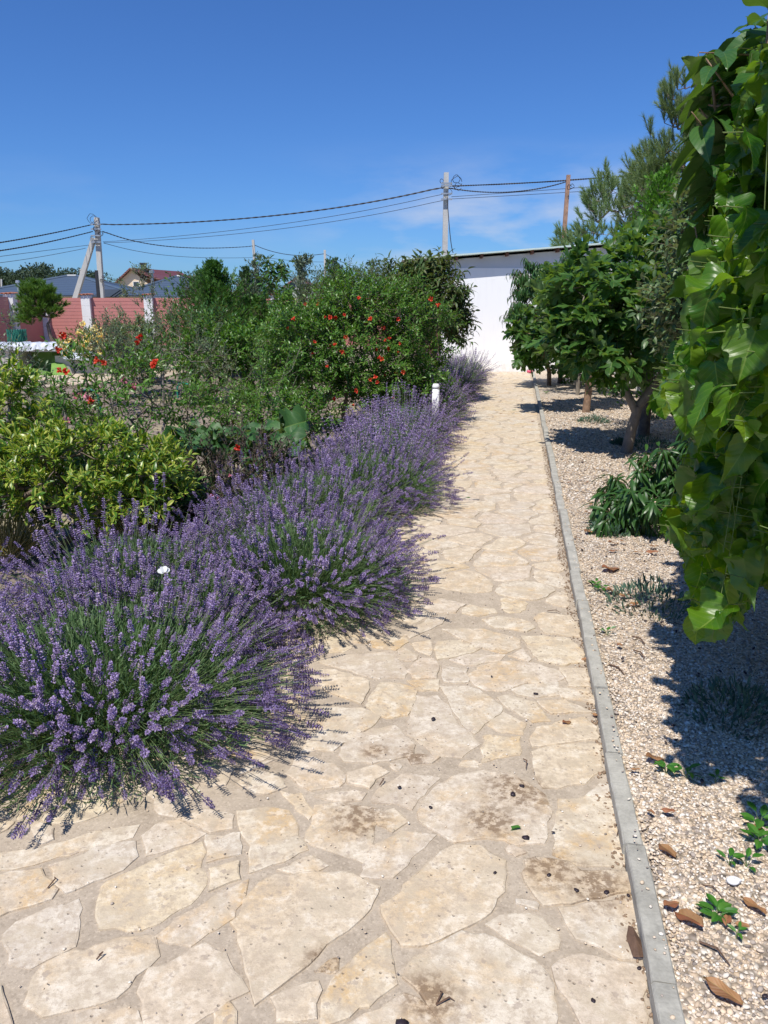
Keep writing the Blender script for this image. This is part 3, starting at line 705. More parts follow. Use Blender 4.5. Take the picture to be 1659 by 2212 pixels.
# ---- second paving at the back left
pav = MB(); pts2 = [(-14.2,15.2),(-9.3,14.6),(-7.2,15.6),(-5.2,17.4),(-5,19.9),(-1.5,19.2),(1.0,19.6),(1.0,21.6),(-6,22.2),(-14.2,22.6)]
V = [(x, y, .03) for x, y in pts2]+[(x, y, -.05) for x, y in pts2]; n_ = len(pts2)
F = [tuple(range(n_))]+[((k+1) % n_, k, n_+k, n_+(k+1) % n_) for k in range(n_)]
patio = link('paving', pymesh('paving', V, F), M['mortar']); patio['kind'] = 'structure'
rr = random.Random(12); sd = []
for _ in range(6000):
    x = rr.uniform(-13.5, 1); y = rr.uniform(14.6, 22.4)
    if pip(x, y, pts2) and not any((x-a)**2+(y-b)**2 < .34**2 for a, b in sd): sd.append((x, y))
sdA = np.array(sd); pv2 = []
for i, (sx, sy) in enumerate(sd):
    d2 = (sdA[:, 0]-sx)**2+(sdA[:, 1]-sy)**2; poly = [(sx-.6, sy-.6), (sx+.6, sy-.6), (sx+.6, sy+.6), (sx-.6, sy+.6)]
    for j in np.argsort(d2)[1:14]:
        L = math.sqrt(d2[j]); poly = clip(poly, sdA[j,0]-sx, sdA[j,1]-sy, (sdA[j,0]**2+sdA[j,1]**2-sx**2-sy**2)/2-L*.015)
    if len(poly) < 3 or not all(pip(a, b, pts2) for a, b in poly): continue
    h = rr.uniform(.038, .048); n = len(poly); pv2.append(([(a, b, .028) for a, b in poly]+[(a, b, h) for a, b in poly], [(k, (k+1) % n, n+(k+1) % n, n+k) for k in range(n)]+[tuple(range(n, 2*n))], sx, sy))
pv2.sort(key=lambda t: t[3]); rest = MB()
for k, (V, F, sx, sy) in enumerate(pv2):
    if k < 299: o = link('stone', pymesh('stone', V, F, off=(sx, sy, 0)), M['stone'], patio); o.location = (sx, sy, 0)
    else: rest.add(V, F)
if rest.V: rest.build('small_stones', M['stone'], patio, stuff=True)

# ================================================================ fences
M['slat'] = plain('red_slat', (.50, .205, .18), .5, .05, 3, .05, .003, .4)
M['pillar'] = plain('white_block', (.74, .74, .73), .8, .06, 2, .2, .004, .3)
M['tilecap'] = plain('terracotta', (.50, .20, .11), .7, .2, 6, .3, .004)
def pillar(parent, x, y, h=2.0, w_=.36):
    p = MB()
    z = 0
    for k in range(5):
        hh = (h+.08)/5; p.beveled(x-w_/2, y-w_/2, z, x+w_/2, y+w_/2, z+hh-.006, .008); z += hh
    o = p.build('pillar', M['pillar'], parent)
    for k in range(3):
        c = MB(); xx = x-w_/2-.05+k*.155
        pts = []
        n = 7; L = w_/2+.09
        V = []
        for j in range(2):
            for t in range(n):
                a = math.pi*t/(n-1); V.append((xx+.07+.075*math.cos(a), y-L+2*L*j, h+.09+.05*math.sin(a)+.03*(1-abs(j*2-1))+.01*k))
        for t in range(n-1): c.add([V[t], V[t+1], V[n+t+1], V[n+t]], [(0, 1, 2, 3)])
        for j in range(2):
            for t in range(n-1):
                q = V[j*n+t]; q2 = V[j*n+t+1]; c.add([q, q2, (q2[0], q2[1], q2[2]-.02), (q[0], q[1], q[2]-.02)], [(0, 1, 2, 3)])
        c.build('cap_tile', M['tilecap'], o)
def slats(parent, A, B, z0=.06, z1=1.98, n=14):
    A = Vector(A); B = Vector(B); d = (B-A); L = d.length; d.normalize(); s = Vector((-d.y, d.x, 0)); h = (z1-z0)/n
    key = (round(L, 3), n); b = MB()
    b.obox((0, 0, h*.40), d*(L/2), s*.012, Vector((0, 0, h*.39)))
    b.obox((0, 0, h*.895), d*(L/2), s*.004, Vector((0, 0, h*.105)))
    me = pymesh('slat', b.V, b.F); mid = (A+B)/2
    for k in range(n):
        o = link('slat', me, M['slat'], parent); o.location = Vector((mid.x, mid.y, z0+h*k))-parent.location
YF = 33.0
fb = thing('back_fence', 'red slatted fence with white block pillars facing the camera', 'fence', (-14.1, YF, 0))
px_ = [-14.1, -12.3, -9.72, -7.1, -4.5, -1.9, .7, 3.3]
for i, x in enumerate(px_):
    pillar(fb, x, YF)
    if i: slats(fb, (px_[i-1]+.18, YF, 0), (x-.18, YF, 0))
fl = thing('side_fence', 'shaded red slatted fence section at the far left, running towards the camera', 'fence', (-14.15, 30.2, 0))
py_ = [30.2, 27.4, 24.6, 21.8]
for i, y in enumerate(py_):
    pillar(fl, -14.15, y)
    slats(fl, (-14.15, y+.18, 0), (-14.15, (py_[i-1] if i else 33.0)-.18, 0))
# corrugated fence on the right of the gravel
M['corr'] = plain('corrugated_white', (.72, .72, .72), .5, .05, 2, .1, .002)
cf = thing('corrugated_fence', 'pale corrugated metal fence low behind the fruit trees on the right', 'fence', (FX(2), 2, 0))
for k in range(9):
    V = []; F = []; y0 = 2+2*k; nn = 40
    for j in range(nn+1):
        y = y0+2*j/nn; ph = j % 4; off_ = (0, .03, .03, 0)[ph]
        for z in (.0, 1.7): V.append((FX(y)+off_, y, z))
    for j in range(nn): F.append((2*j, 2*j+1, 2*j+3, 2*j+2))
    V2 = [(v[0]+.004, v[1], v[2]) for v in V]; F2 = [tuple(reversed([i+len(V) for i in f])) for f in F]
    link('sheet', pymesh('sheet', V+V2, F+F2, off=(FX(2), 2, 0)), M['corr'], cf)
for k in range(10):
    y = 2+2*k-.0; MB().box(FX(y)+.04, y-.03, 0, FX(y)+.10, y+.03, 1.75).build('post', M['corr'], cf)

# ================================================================ shed with the white end wall
M['brownwood'] = plain('brown_wood', (.16, .07, .045), .7, .3, 6, .3, .006)  # dark brown wood for rafters, post and boarding
M['roofedge'] = plain('pale_green_sheet', (.55, .66, .62), .5, .08, 3, .1, .003)
M['greyband'] = plain('eave_shade_grey', (.58, .60, .64), .8, .05, 2, .2, .004)  # eave shadow on the white wall, put into the colour as grey-blue
sx0 = P(957, 700, 20).x; shed = thing('garden_shed', 'low shed with a bare white end wall closing the path', 'shed', (sx0, 20, 0))
zl = P(957, 556, 20).z; zr = P(1262, 532, 20).z; xr = P(1262, 532, 20).x; sl_ = (zr-zl)/(xr-sx0); x9 = 7.5
rz = lambda x: zl+sl_*(x-sx0)
bandb = P(957, 579, 20).z
MB().box(sx0, 20.0, -.05, x9, 26, bandb).build('wall', M['whitewall'], shed)
b = MB(); b.add([(sx0+.003, 20.012, bandb), (x9, 20.012, bandb), (x9, 20.012, rz(x9)-.06), (sx0+.003, 20.012, rz(sx0)-.06), (sx0+.003, 26, bandb), (x9, 26, bandb), (x9, 26, rz(x9)-.06), (sx0+.003, 26, rz(sx0)-.06)], [(0,1,2,3),(5,4,7,6),(4,0,3,7),(1,5,6,2),(3,2,6,7)])
b.build('upper_wall', M['greyband'], shed)  # upper wall carries the painted eave shadow
b = MB(); xL = P(868, 560, 20).x
b.add([(xL, 19.72, rz(xL)), (x9+.3, 19.72, rz(x9+.3)), (x9+.3, 26.3, rz(x9+.3)), (xL, 26.3, rz(xL)), (xL, 19.72, rz(xL)+.035), (x9+.3, 19.72, rz(x9+.3)+.035), (x9+.3, 26.3, rz(x9+.3)+.035), (xL, 26.3, rz(xL)+.035)], [(0,3,2,1),(4,5,6,7),(0,1,5,4),(1,2,6,5),(2,3,7,6),(3,0,4,7)])
b.build('roof', M['roofedge'], shed)
x = xL+.1
while x < x9:
    z = rz(x); MB().obox((x, 22.9, z-.05), Vector((.03, 0, sl_*.03)), Vector((0, 3.1, 0)), Vector((0, 0, .045))).build('rafter', M['brownwood'], shed); x += .62
MB().box(xL+.05, 19.95, rz(xL)-.36, sx0-.004, 20.03, rz(xL)-.12).build('beam', M['greyband'], shed)
MB().box(xL+.06, 20.2, 0, xL+.16, 20.3, rz(xL)-.12).build('post', M['brownwood'], shed)
MB().box(sx0-.30, 20.6, 0, sx0-.02, 25.8, rz(xL)-.15).build('side_boarding', M['brownwood'], shed)

# white house at the upper right
M['house'] = plain('pale_house_render', (.72, .72, .74), .85, .05, 1.2, .2, .006)
hb = thing('white_house', 'tall pale building mostly hidden behind the right hand trees', 'house', (6.6, 13, 0))
hu = Vector((9.8, 20, 0)).normalized(); hv = Vector((hu.y, -hu.x, 0)); hA = Vector((9.85, 20, 0)); hz = P(1640, 45, 20).z
def hbox(a0, b0, z0, a1, b1, z1):
    c = hA+hv*((a0+a1)/2)+hu*((b0+b1)/2)+Vector((0, 0, (z0+z1)/2)); return MB().obox(c, hv*((a1-a0)/2), hu*((b1-b0)/2), Vector((0, 0, (z1-z0)/2)))
hb.location = (hA.x, hA.y, 0)
hbox(0, 0, 0, 9, 10, hz).build('wall', M['house'], hb)
hbox(-.05, -.05, hz+.003, 9.1, 10.1, hz+.12).build('roof', M['greyband'], hb)
M['glass'] = plain('dark_glass', (.05, .06, .07), .12, .1, 1, 0, .001, .6)
fr = hbox(2.5, -.04, 5, 4, -.003, 6.5).build('window_frame', M['pillar'], hb)
for k in range(2): hbox(2.58+.7*k, -.06, 5.08, 3.22+.7*k, -.043, 6.42).build('pane', M['glass'], fr)

# ================================================================ houses beyond the fence
def mat_tile(name, col, sc):
    n = N(name); wv = n.n('ShaderNodeTexWave', wave_type='BANDS', bands_direction='Z'); wv.inputs['Scale'].default_value = sc; wv.inputs['Distortion'].default_value = .3; n.l(n.pos(), wv.inputs['Vector'])
    c = n.mix(n.math('MULTIPLY', wv.outputs['Fac'], .45), col, tuple(x*1.45 for x in col)); c = n.mix(n.math('MULTIPLY', n.noise(3, 3), .3), c, tuple(x*.7 for x in col))
    return n.done(n.pbr(c, .45, n.bump(wv.outputs['Fac'], .6, .05), .5))
M['bluetile'] = mat_tile('blue_metal_tile', (.055, .082, .125), 1.3)
M['hipcap'] = plain('blue_hip_cap', (.075, .11, .16), .4, .08, 3, .1, .01)
M['redtile'] = mat_tile('brown_metal_tile', (.15, .05, .045), 1.3)
M['cream'] = plain('cream_siding', (.72, .58, .42), .7, .05, 2, .1, .01)
M['steel'] = plain('steel', (.45, .46, .47), .35, .1, 8, .1, .002, .5, .6)
M['black'] = plain('black_metal', (.03, .03, .035), .5, .2, 8, .1, .002)
def hip(t, x0, x1, y0, y1, ze, zp, ridge=.25):
    xa = x0+(x1-x0)*(.5-ridge/2); xb = x0+(x1-x0)*(.5+ridge/2); ym = (y0+y1)/2; e = .6
    V = [(x0-e, y0-e, ze), (x1+e, y0-e, ze), (x1+e, y1+e, ze), (x0-e, y1+e, ze), (xa, ym, zp), (xb, ym, zp), (x0-e, y0-e, ze-.15), (x1+e, y0-e, ze-.15), (x1+e, y1+e, ze-.15), (x0-e, y1+e, ze-.15)]
    MB().add(V, [(0,1,5,4),(1,2,5),(2,3,4,5),(3,0,4),(6,7,1,0),(7,8,2,1),(8,9,3,2),(9,6,0,3),(9,8,7,6)]).build('roof', M['bluetile'], t)
    for a, b in ((V[0], V[4]), (V[1], V[5]), (V[2], V[5]), (V[3], V[4]), (V[4], V[5])):
        MB().tube([a, b], .16, 6).build('hip_cap', M['hipcap'], t)
    MB().box(x0, y0, 0, x1, y1, ze-.15).build('wall', M['cream'], t)
A0 = P(-70, 633, 78); A1 = P(285, 633, 78); zp = P(137, 596, 84).z
h1 = thing('blue_roof_house', 'blue hipped roof house behind the fence left of the braced pole', 'house', (A0.x, 84, 0))
hip(h1, A0.x, A1.x, 79, 89, P(0, 637, 78).z, zp, .06)
v = P(30, 622, 78.5); MB().tube([(v.x, 79.5, v.z-.9), (v.x, 79.5, v.z+.5)], .14, 8).tube([(v.x, 79.5, v.z+.5), (v.x, 79.5, v.z+.75)], [.26, .2], 8).build('vent_pipe', M['steel'], h1)
B0 = P(252, 636, 82); B1 = P(466, 636, 82)
h2 = thing('blue_roof_house', 'blue hipped roof house behind the fence right of the braced pole', 'house', (B0.x, 88, 0))
hip(h2, B0.x, B1.x, 83, 92, P(300, 640, 82).z, P(355, 597, 87.5).z, .04)
v = P(323, 604, 85); MB().tube([(v.x, 86, v.z-.9), (v.x, 86, v.z+.7)], .16, 8).tube([(v.x, 86, v.z+.7), (v.x, 86, v.z+1.0)], [.3, .24], 8).build('vent_pipe', M['steel'], h2)
for k in range(3):
    c_ = P(236+9*k-6, 634, 77+k*.2); MB().obox(c_, Vector((.85, 0, 0)), Vector((.35, .6, .35)), Vector((0, -.02, .04))).build('solar_panel', M['glass'], h2)
# cream gabled house with a brown roof
ap = P(283, 579, 120); el = P(250, 612, 120); er = P(344, 609, 120)
h3 = thing('cream_house', 'cream gabled house with a dark brown roof and black chimney', 'house', (ap.x, 121, 0))
rx = P(382, 604, 124).x
xa, xb = el.x, P(318, 604, 120).x; xm = ap.x
V = [(xa, 120, 0), (xb, 120, 0), (xb, 120, el.z), (xm, 120, ap.z-.3), (xa, 120, el.z-.2), (xa, 130, 0), (xb, 130, 0), (xb, 130, el.z), (xm, 130, ap.z-.3), (xa, 130, el.z-.2)]
MB().add(V, [(0,1,2,3,4),(6,5,9,8,7),(5,0,4,9),(1,6,7,2),(4,3,8,9),(3,2,7,8)]).build('wall', M['cream'], h3)
def slab(a, b, c, d, th=.25):
    a, b, c, d = map(Vector, (a, b, c, d)); q = [a, b, c, d]+[v+Vector((0, 0, -th)) for v in (a, b, c, d)]
    return MB().add(q, [(0,1,2,3),(7,6,5,4),(0,4,5,1),(1,5,6,2),(2,6,7,3),(3,7,4,0)])
zr3 = P(345, 581, 123).z
slab((xm, 119.3, ap.z), (rx+1, 119.6, el.z-.2), (rx+3.4, 131, el.z-.2), (xm+4.4, 131, ap.z)).build('roof', M['redtile'], h3)
slab((xa-.8, 119.3, el.z-.6), (xm, 119.3, ap.z+.01), (xm+4.4, 131, ap.z+.01), (xa-.8, 131, el.z-.6)).build('roof_slope', M['redtile'], h3)
c_ = P(309, 582, 121); MB().box(c_.x-.35, 121, c_.z-1.5, c_.x+.35, 121.7, c_.z+.7).box(c_.x-.45, 120.9, c_.z+.7, c_.x+.45, 121.8, c_.z+.95).build('chimney', M['black'], h3)
fr = MB().box(P(287, 612, 120).x, 119.9, P(287, 620, 120).z, P(302, 612, 120).x, 119.99, P(287, 608, 120).z).build('window', M['pillar'], h3)
MB().box(P(289, 612, 120).x, 119.85, P(287, 619, 120).z, P(300, 612, 120).x, 119.895, P(287, 609, 120).z).build('pane', M['glass'], fr)
# white gabled house seen between the shrubs
ap = P(645, 595, 125); el = P(616, 617, 125); er = P(672, 612, 125)
h4 = thing('white_gabled_house', 'white house with a small gable seen between the shrubs', 'house', (ap.x, 126, 0))
V = [(el.x, 125, 0), (er.x, 125, 0), (er.x, 125, el.z), (ap.x, 125, ap.z-.3), (el.x, 125, el.z), (el.x, 134, 0), (er.x, 134, 0), (er.x, 134, el.z), (ap.x, 134, ap.z-.3), (el.x, 134, el.z)]
MB().add(V, [(0,1,2,3,4),(6,5,9,8,7),(5,0,4,9),(1,6,7,2),(4,3,8,9),(3,2,7,8)]).build('wall', M['house'], h4)
slab((el.x-.6, 124.4, el.z-.3), (ap.x, 124.4, ap.z), (ap.x, 135, ap.z), (el.x-.6, 135, el.z-.3)).build('roof', M['redtile'], h4)
slab((ap.x, 124.4, ap.z+.01), (er.x+.6, 124.4, el.z-.3), (er.x+.6, 135, el.z-.3), (ap.x, 135, ap.z+.01)).build('roof_slope', M['redtile'], h4)
fr = MB().box(ap.x-1.6, 124.9, el.z-.9, ap.x-.4, 124.99, el.z+.6).build('window', M['pillar'], h4); MB().box(ap.x-1.45, 124.86, el.z-.8, ap.x-.55, 124.895, el.z+.5).build('pane', M['glass'], fr)

# ================================================================ poles and cables
M['concrete'] = plain('pole_concrete', (.48, .47, .45), .85, .12, 4, .2, .004)
M['oldwood'] = plain('weathered_wood', (.34, .20, .14), .85, .35, 9, .4, .006)
M['cable'] = plain('black_cable', (.025, .025, .03), .6, .1, 5, 0, .001)
def coil(parent, c, r, seed, n=3):
    q = random.Random(seed)
    for _ in range(n):
        cx = c[0]+q.uniform(-r, r); cz = c[2]+q.uniform(-r, r); rr_ = q.uniform(.4, 1)*r*.8; pts = []
        t1 = q.uniform(-1, 1)
        for k in range(13):
            a = k/12*q.uniform(5, 6.2)+q.uniform(-.1, .1)
            pts.append((cx+rr_*math.cos(a), c[1]+.05*math.sin(a*2+t1), cz+rr_*math.sin(a)*q.uniform(.8, 1.2)))
        MB().tube(pts, .010, 4, False).build('loose_wire', M['cable'], parent)
def polething(name, label, top, bot, Y, w0, m, extra=0):
    w0 *= .82
    T = P(*top, Y); B = P(*bot, Y); base = B+(B-T)*(B.z/max(T.z-B.z, .01)); base.z = -.1
    t = thing(name, label, 'utility pole', (base.x, Y, 0))
    MB().tube([base, T], [w0*1.3, w0], 4, True, math.pi/4).build('shaft', m, t)
    return t, T
pL, TL = polething('concrete_pole', 'grey concrete utility pole with a slanted brace behind the red fence', (209, 470), (220, 641), 38, .17, M['concrete'])
bt = P(203, 514, 38); bb = P(164, 641, 38); bb2 = bb+(bb-bt)*(bb.z/(bt.z-bb.z)); MB().tube([bb2, bt], [.17, .14], 4, True, math.pi/4).build('brace', M['concrete'], pL)
for yy in (486, 496, 510, 524): c_ = P(211, yy, 38); MB().box(c_.x-.22, 37.7, c_.z-.03, c_.x+.24, 37.8, c_.z+.03).build('bracket', M['steel'], pL)
coil(pL, P(208, 482, 37.7), .28, 1, 3); coil(pL, P(196, 506, 37.7), .25, 2, 3); coil(pL, P(222, 506, 37.7), .2, 3, 2); coil(pL, P(222, 602, 37.8), .13, 4, 4)
pC, TC_ = polething('concrete_pole', 'tall grey concrete utility pole rising behind the white shed', (964, 373), (961, 547), 30, .145, M['concrete'])
for yy in (398, 403, 420, 432): c_ = P(964, yy, 30); MB().box(c_.x-.2, 29.75, c_.z-.025, c_.x+.2, 29.82, c_.z+.025).build('bracket', M['steel'], pC)
coil(pC, P(982, 402, 29.8), .28, 5, 4); coil(pC, P(950, 396, 29.8), .12, 6, 2)
pW, TW = polething('wooden_pole', 'peeling brown wooden utility pole to the right of the concrete one', (1228, 378), (1217, 528), 27, .10, M['oldwood'])
coil(pW, P(1233, 398, 26.8), .12, 7, 2)
pF, _t = polething('concrete_pole', 'small distant concrete pole above the thuja trees', (546.5, 518), (551, 580), 68, .17, M['concrete'])
pG, _t = polething('concrete_pole', 'small distant concrete pole right of the thuja, nearest the pomegranate', (701.5, 540), (703, 600), 75, .17, M['concrete'])
pH, _t = polething('concrete_pole', 'thin distant pole peeking out left of the slanted brace', (174, 581), (176, 625), 100, .16, M['concrete'])
pI, _t = polething('metal_pole', 'short black metal post beside the braced concrete pole', (208, 584), (213, 640), 36.5, .10, M['black'])
pJ, _t = polething('concrete_pole', 'thin distant pole right of the cream gabled house', (397, 598), (398, 622), 110, .14, M['concrete'])
pK, _t = polething('concrete_pole', 'thin distant pole at the left picture edge before the pine wood', (3, 603), (4, 640), 90, .13, M['concrete'])
def wire(label, pts, r, ys, twist=False, name='cable'):
    r *= .8
    Q = []; pv = [P(pts[i][0], pts[i][1], ys[0]+(ys[1]-ys[0])*i/(len(pts)-1)) for i in range(len(pts))]
    xs_ = [p[0] for p in pts]
    # smooth through the points (quadratic fit)
    n = 28; t = np.linspace(0, 1, n); u = np.array([(x-xs_[0])/(xs_[-1]-xs_[0]) for x in xs_])
    deg = min(2, len(pts)-1); cx = [np.polyfit(u, [p[k] for p in pv], deg) for k in range(3)]
    Q = [tuple(np.polyval(cx[k], tt) for k in range(3)) for tt in t]
    Q[0] = tuple(pv[0]); Q[-1] = tuple(pv[-1]); mb = MB()
    if twist:
        for s in (0, 1):
            W = []
            m = 160
            for k in range(m):
                f = k/(m-1)*(n-1); i = min(int(f), n-2); g_ = f-i
                q = Vector(Q[i]).lerp(Vector(Q[i+1]), g_); a = k*.9+s*math.pi
                W.append(q+Vector((0, math.cos(a)*r*.42, math.sin(a)*r*.42)))
            mb.tube(W, r*.66, 4, False)
    else: mb.tube(Q, r, 4, False)
    o = mb.build(name, M['cable'], None); return tag(o, label, 'cable')
wire('thick twisted black cable from the braced pole to the tall central pole', [(218,484),(360,484),(500,477),(700,448),(958,405)], .034, (38, 30), True)
wire('upper thick black cable leaving the left picture edge to the braced pole', [(-60,533),(0,523),(100,507),(203,484)], .034, (30, 38), True)
wire('lower thick black cable leaving the left picture edge to the braced pole', [(-60,549),(0,541),(100,524),(200,500)], .034, (30, 38), True)
wire('upper of two thin grey wires at the left picture edge', [(-60,562),(0,554),(100,541),(195,529)], .012, (30, 38))
wire('lower of two thin grey wires at the left picture edge', [(-60,574),(0,567),(100,553),(185,536)], .012, (30, 38))
wire('sagging black cable from the braced pole to the small distant pole', [(221,500),(300,521),(380,533),(460,538),(547,531)], .034, (38, 68), True)
wire('sagging thin wire below the cable to the small distant pole', [(224,525),(320,545),(420,557),(547,556)], .016, (38, 68))
wire('sagging cable between the two small distant poles', [(549,529),(600,546),(650,552),(701,548)], .032, (68, 75))
wire('thin wire between the two small distant poles', [(549,552),(620,562),(701,566)], .018, (68, 75))
wire('cable running down right from the small pole by the pomegranate', [(703,549),(725,560),(760,574)], .035, (75, 90))
wire('upper thin grey wire crossing the sky to the central pole', [(222,522),(360,513),(500,499),(700,468),(955,420)], .011, (38, 30))
wire('lower thin grey wire crossing the sky to the central pole', [(224,524),(360,520),(500,506),(700,480),(957,433)], .011, (38, 30))
wire('taut thick black cable from the central pole past the wooden pole top', [(970,402),(1100,397),(1222,390)], .030, (30, 27), True)
wire('drooping black cable between the central pole and the wooden pole', [(968,406),(1040,414),(1120,414),(1222,393)], .026, (30, 27), True)
wire('thick black cable from the wooden pole into the right hand pine', [(1230,389),(1330,382),(1480,371)], .030, (27, 25), True)
wire('upper thin wire right of the central pole', [(975,425),(1150,413),(1345,398),(1480,388)], .010, (30, 25))
wire('lower thin wire right of the central pole', [(972,430),(1150,420),(1345,408),(1480,400)], .010, (30, 25))
wire('slack cable hanging down the right side of the central pole', [(966,425),(969,470),(979,546)], .018, (29.7, 29))
wire('thin wire passing from the slanted brace towards the cream house', [(176,583),(120,600),(70,606)], .03, (99, 110))
# ================================================================ vegetation
CAMP = np.array([0, 0, CAMH])
def grow(trunks, targets, rng, sag=.0, seg=3):
    """trunks: list of (pts, r0, r1). returns frusta arrays and tip directions"""
    nod = []; par = []; rad = []; desc = None
    for pts, ra_, rb_ in trunks:
        for i, p in enumerate(pts):
            nod.append(np.array(p, float)); par.append(len(nod)-2 if i else -1); rad.append(ra_+(rb_-ra_)*i/max(len(pts)-1, 1))
    nt_ = len(nod); root = np.mean([t[0][-1] for t in trunks], axis=0)
    order = np.argsort(np.linalg.norm(targets-root, axis=1)); ends = {}
    for ti in order:
        t = targets[ti]; A = np.array(nod); d = np.linalg.norm(A-t, axis=1)
        if nt_ > 2: d[:max(1, int(nt_*.45))] += .6*np.linalg.norm(t-root)
        d = d + np.maximum(A[:, 2]-t[2], 0)*.5
        j = int(np.argmin(d)); a = nod[j]; L = np.linalg.norm(t-a)
        prev = j
        for k in range(1, seg+1):
            f = k/seg; p = a+(t-a)*f+np.array([0, 0, 1])*(-sag*L*4*f*(1-f))+(rng.normal(0, .05*L, 3) if k < seg else 0)
            nod.append(p); par.append(prev); rad.append(0); prev = len(nod)-1
        ends[ti] = prev
    n = len(nod); cnt = np.zeros(n)
    for ti, e in ends.items(): cnt[e] += 1
    for i in range(n-1, -1, -1):
        if par[i] >= 0: cnt[par[i]] += cnt[i]
    nod = np.array(nod); par = np.array(par); dirs = np.zeros_like(targets)
    for ti, e in ends.items(): dirs[ti] = nod[e]-nod[par[e]]
    return nod, par, np.array(rad), cnt, nt_, nrm(dirs)
def shell(ells, n, rng, bias=.6):
    out = []; W = np.array([e[2] if len(e) > 2 else 1. for e in ells], float); W /= W.sum()
    for e, w_ in zip(ells, W):
        k = max(1, int(round(n*w_))); d = nrm(rng.normal(size=(k, 3))); r = rng.random(k)**(bias*.5)
        out.append(np.array(e[0])+d*r[:, None]*np.array(e[1]))
    return np.concatenate(out)
def put_leaves(parent, tpls, P_, R_, S_, m, nobj, name='leaf', rest='foliage'):
    """nearest nobj leaves become leaf parts, the others one mass"""
    base = np.array(parent_loc(parent)); n = len(P_); d = np.linalg.norm(P_-CAMP, axis=1)
    u, v = proj(P_); vis = (u > -40) & (u < 1700) & (v > -40) & (v < 2260)
    score = np.where(vis, d-1.0*S_[:, 1]*np.minimum(d, 3), 1e5+d); ordr = np.argsort(score); k = RNG.integers(0, len(tpls), n)
    nobj = min(nobj, n)
    if nobj:
        mes = []
        for t in tpls:
            me = npmesh(name, t[0], t[1], t[2], smooth=True); me.materials.append(m); mes.append(me)
        for i in ordr[:nobj]:
            o = bpy.data.objects.new(name, mes[k[i]]); C.objects.link(o); o.parent = parent
            A = np.eye(4); A[:3, :3] = R_[i]*S_[i][None, :]; A[:3, 3] = P_[i]-base
            o.matrix_basis = Matrix(A.tolist())
    rs_ = ordr[nobj:]
    if len(rs_):
        Vs = []; Fs = []; Us = []; c0 = 0
        for ti, t in enumerate(tpls):
            s = rs_[k[rs_] == ti]
            if not len(s): continue
            V, F, U = stamp(t, P_[s], R_[s], S_[s]); Vs.append(V); Fs.append(F+c0); Us.append(U); c0 += len(V)
        link(rest, npmesh(rest, np.concatenate(Vs), np.concatenate(Fs), np.concatenate(Us), True, base), m, parent, True)
def twigs(T, D, rng, K=3, L=.25, nl=6, up=.35, spread=.6, grav=.0, lup=.2, size=(.04, .06), wid=1.0, start=.15, droop=0.0):
    n = len(T)*K; o = np.repeat(T, K, 0); d = nrm(np.repeat(D, K, 0)+rng.normal(0, spread, (n, 3))+np.array([0, 0, up]))
    l = L*rng.uniform(.55, 1.15, n); s = np.linspace(start, 1, nl)
    g = np.array([0, 0, -1.])
    Pp = o[:, None]+d[:, None]*(l[:, None, None]*s[None, :, None])+g*(grav*l[:, None]*s[None]**2)[..., None]
    tan = nrm(d[:, None]+g*(2*grav*s[None, :, None])); ref = np.array([.3, .2, 1.])
    a = nrm(np.cross(tan, ref)); b = np.cross(a, tan)
    ph = rng.uniform(0, 6.28, (n, 1))+np.arange(nl)[None]*2.4+rng.normal(0, .3, (n, nl))
    side = np.cos(ph)[..., None]*a+np.sin(ph)[..., None]*b
    end = (s[None, :, None] > .97)
    ld = nrm(np.where(end, tan*1.0+side*.25, tan*.55+side*.8)+np.array([0, 0, lup-droop]))
    nn = nrm(np.array([0, 0, 1.])+tan*.5+rng.normal(0, .35, (n, nl, 3)))
    sz = rng.uniform(size[0], size[1], (n, nl))
    Lf = Pp.reshape(-1, 3); R = basis(ld.reshape(-1, 3), nn.reshape(-1, 3)); S = np.stack([sz*wid, sz, sz], -1).reshape(-1, 3)
    tw = np.concatenate([o[:, None], Pp[:, nl//2:nl//2+1], Pp[:, -1:]], 1)
    return Lf, R, S, tw
def wood(parent, G_, m, rt=.02, tip=.002, ex=.45, tw=None, twr=.0015, sides=5, name='trunk', tsm=None):
    nod, par, rad, cnt, nt_, _ = G_; base = np.array(parent_loc(parent))
    mx_ = max(cnt.max(), 1); r = np.where(rad > 0, rad, np.minimum(tip*np.maximum(cnt, 1)**ex, rt))
    i = np.where(par >= 0)[0]; i = i[i < 10**9]
    lo = i[i < nt_]; hi = i[i >= nt_]; parts = []
    if len(lo): parts.append(frusta(nod[par[lo]], nod[lo], r[par[lo]], r[lo], 10))
    if len(hi): parts.append(frusta(nod[par[hi]], nod[hi], np.minimum(r[par[hi]], r[hi]*1.6), r[hi], sides))
    if tw is not None and len(tw):
        parts.append(frusta(tw[:, 0], tw[:, 1], twr*1.3, twr, 3)); parts.append(frusta(tw[:, 1], tw[:, 2], twr, twr*.5, 3))
    V, F = join(parts); link(name, npmesh(name, V, F, None, True, base), m, parent)
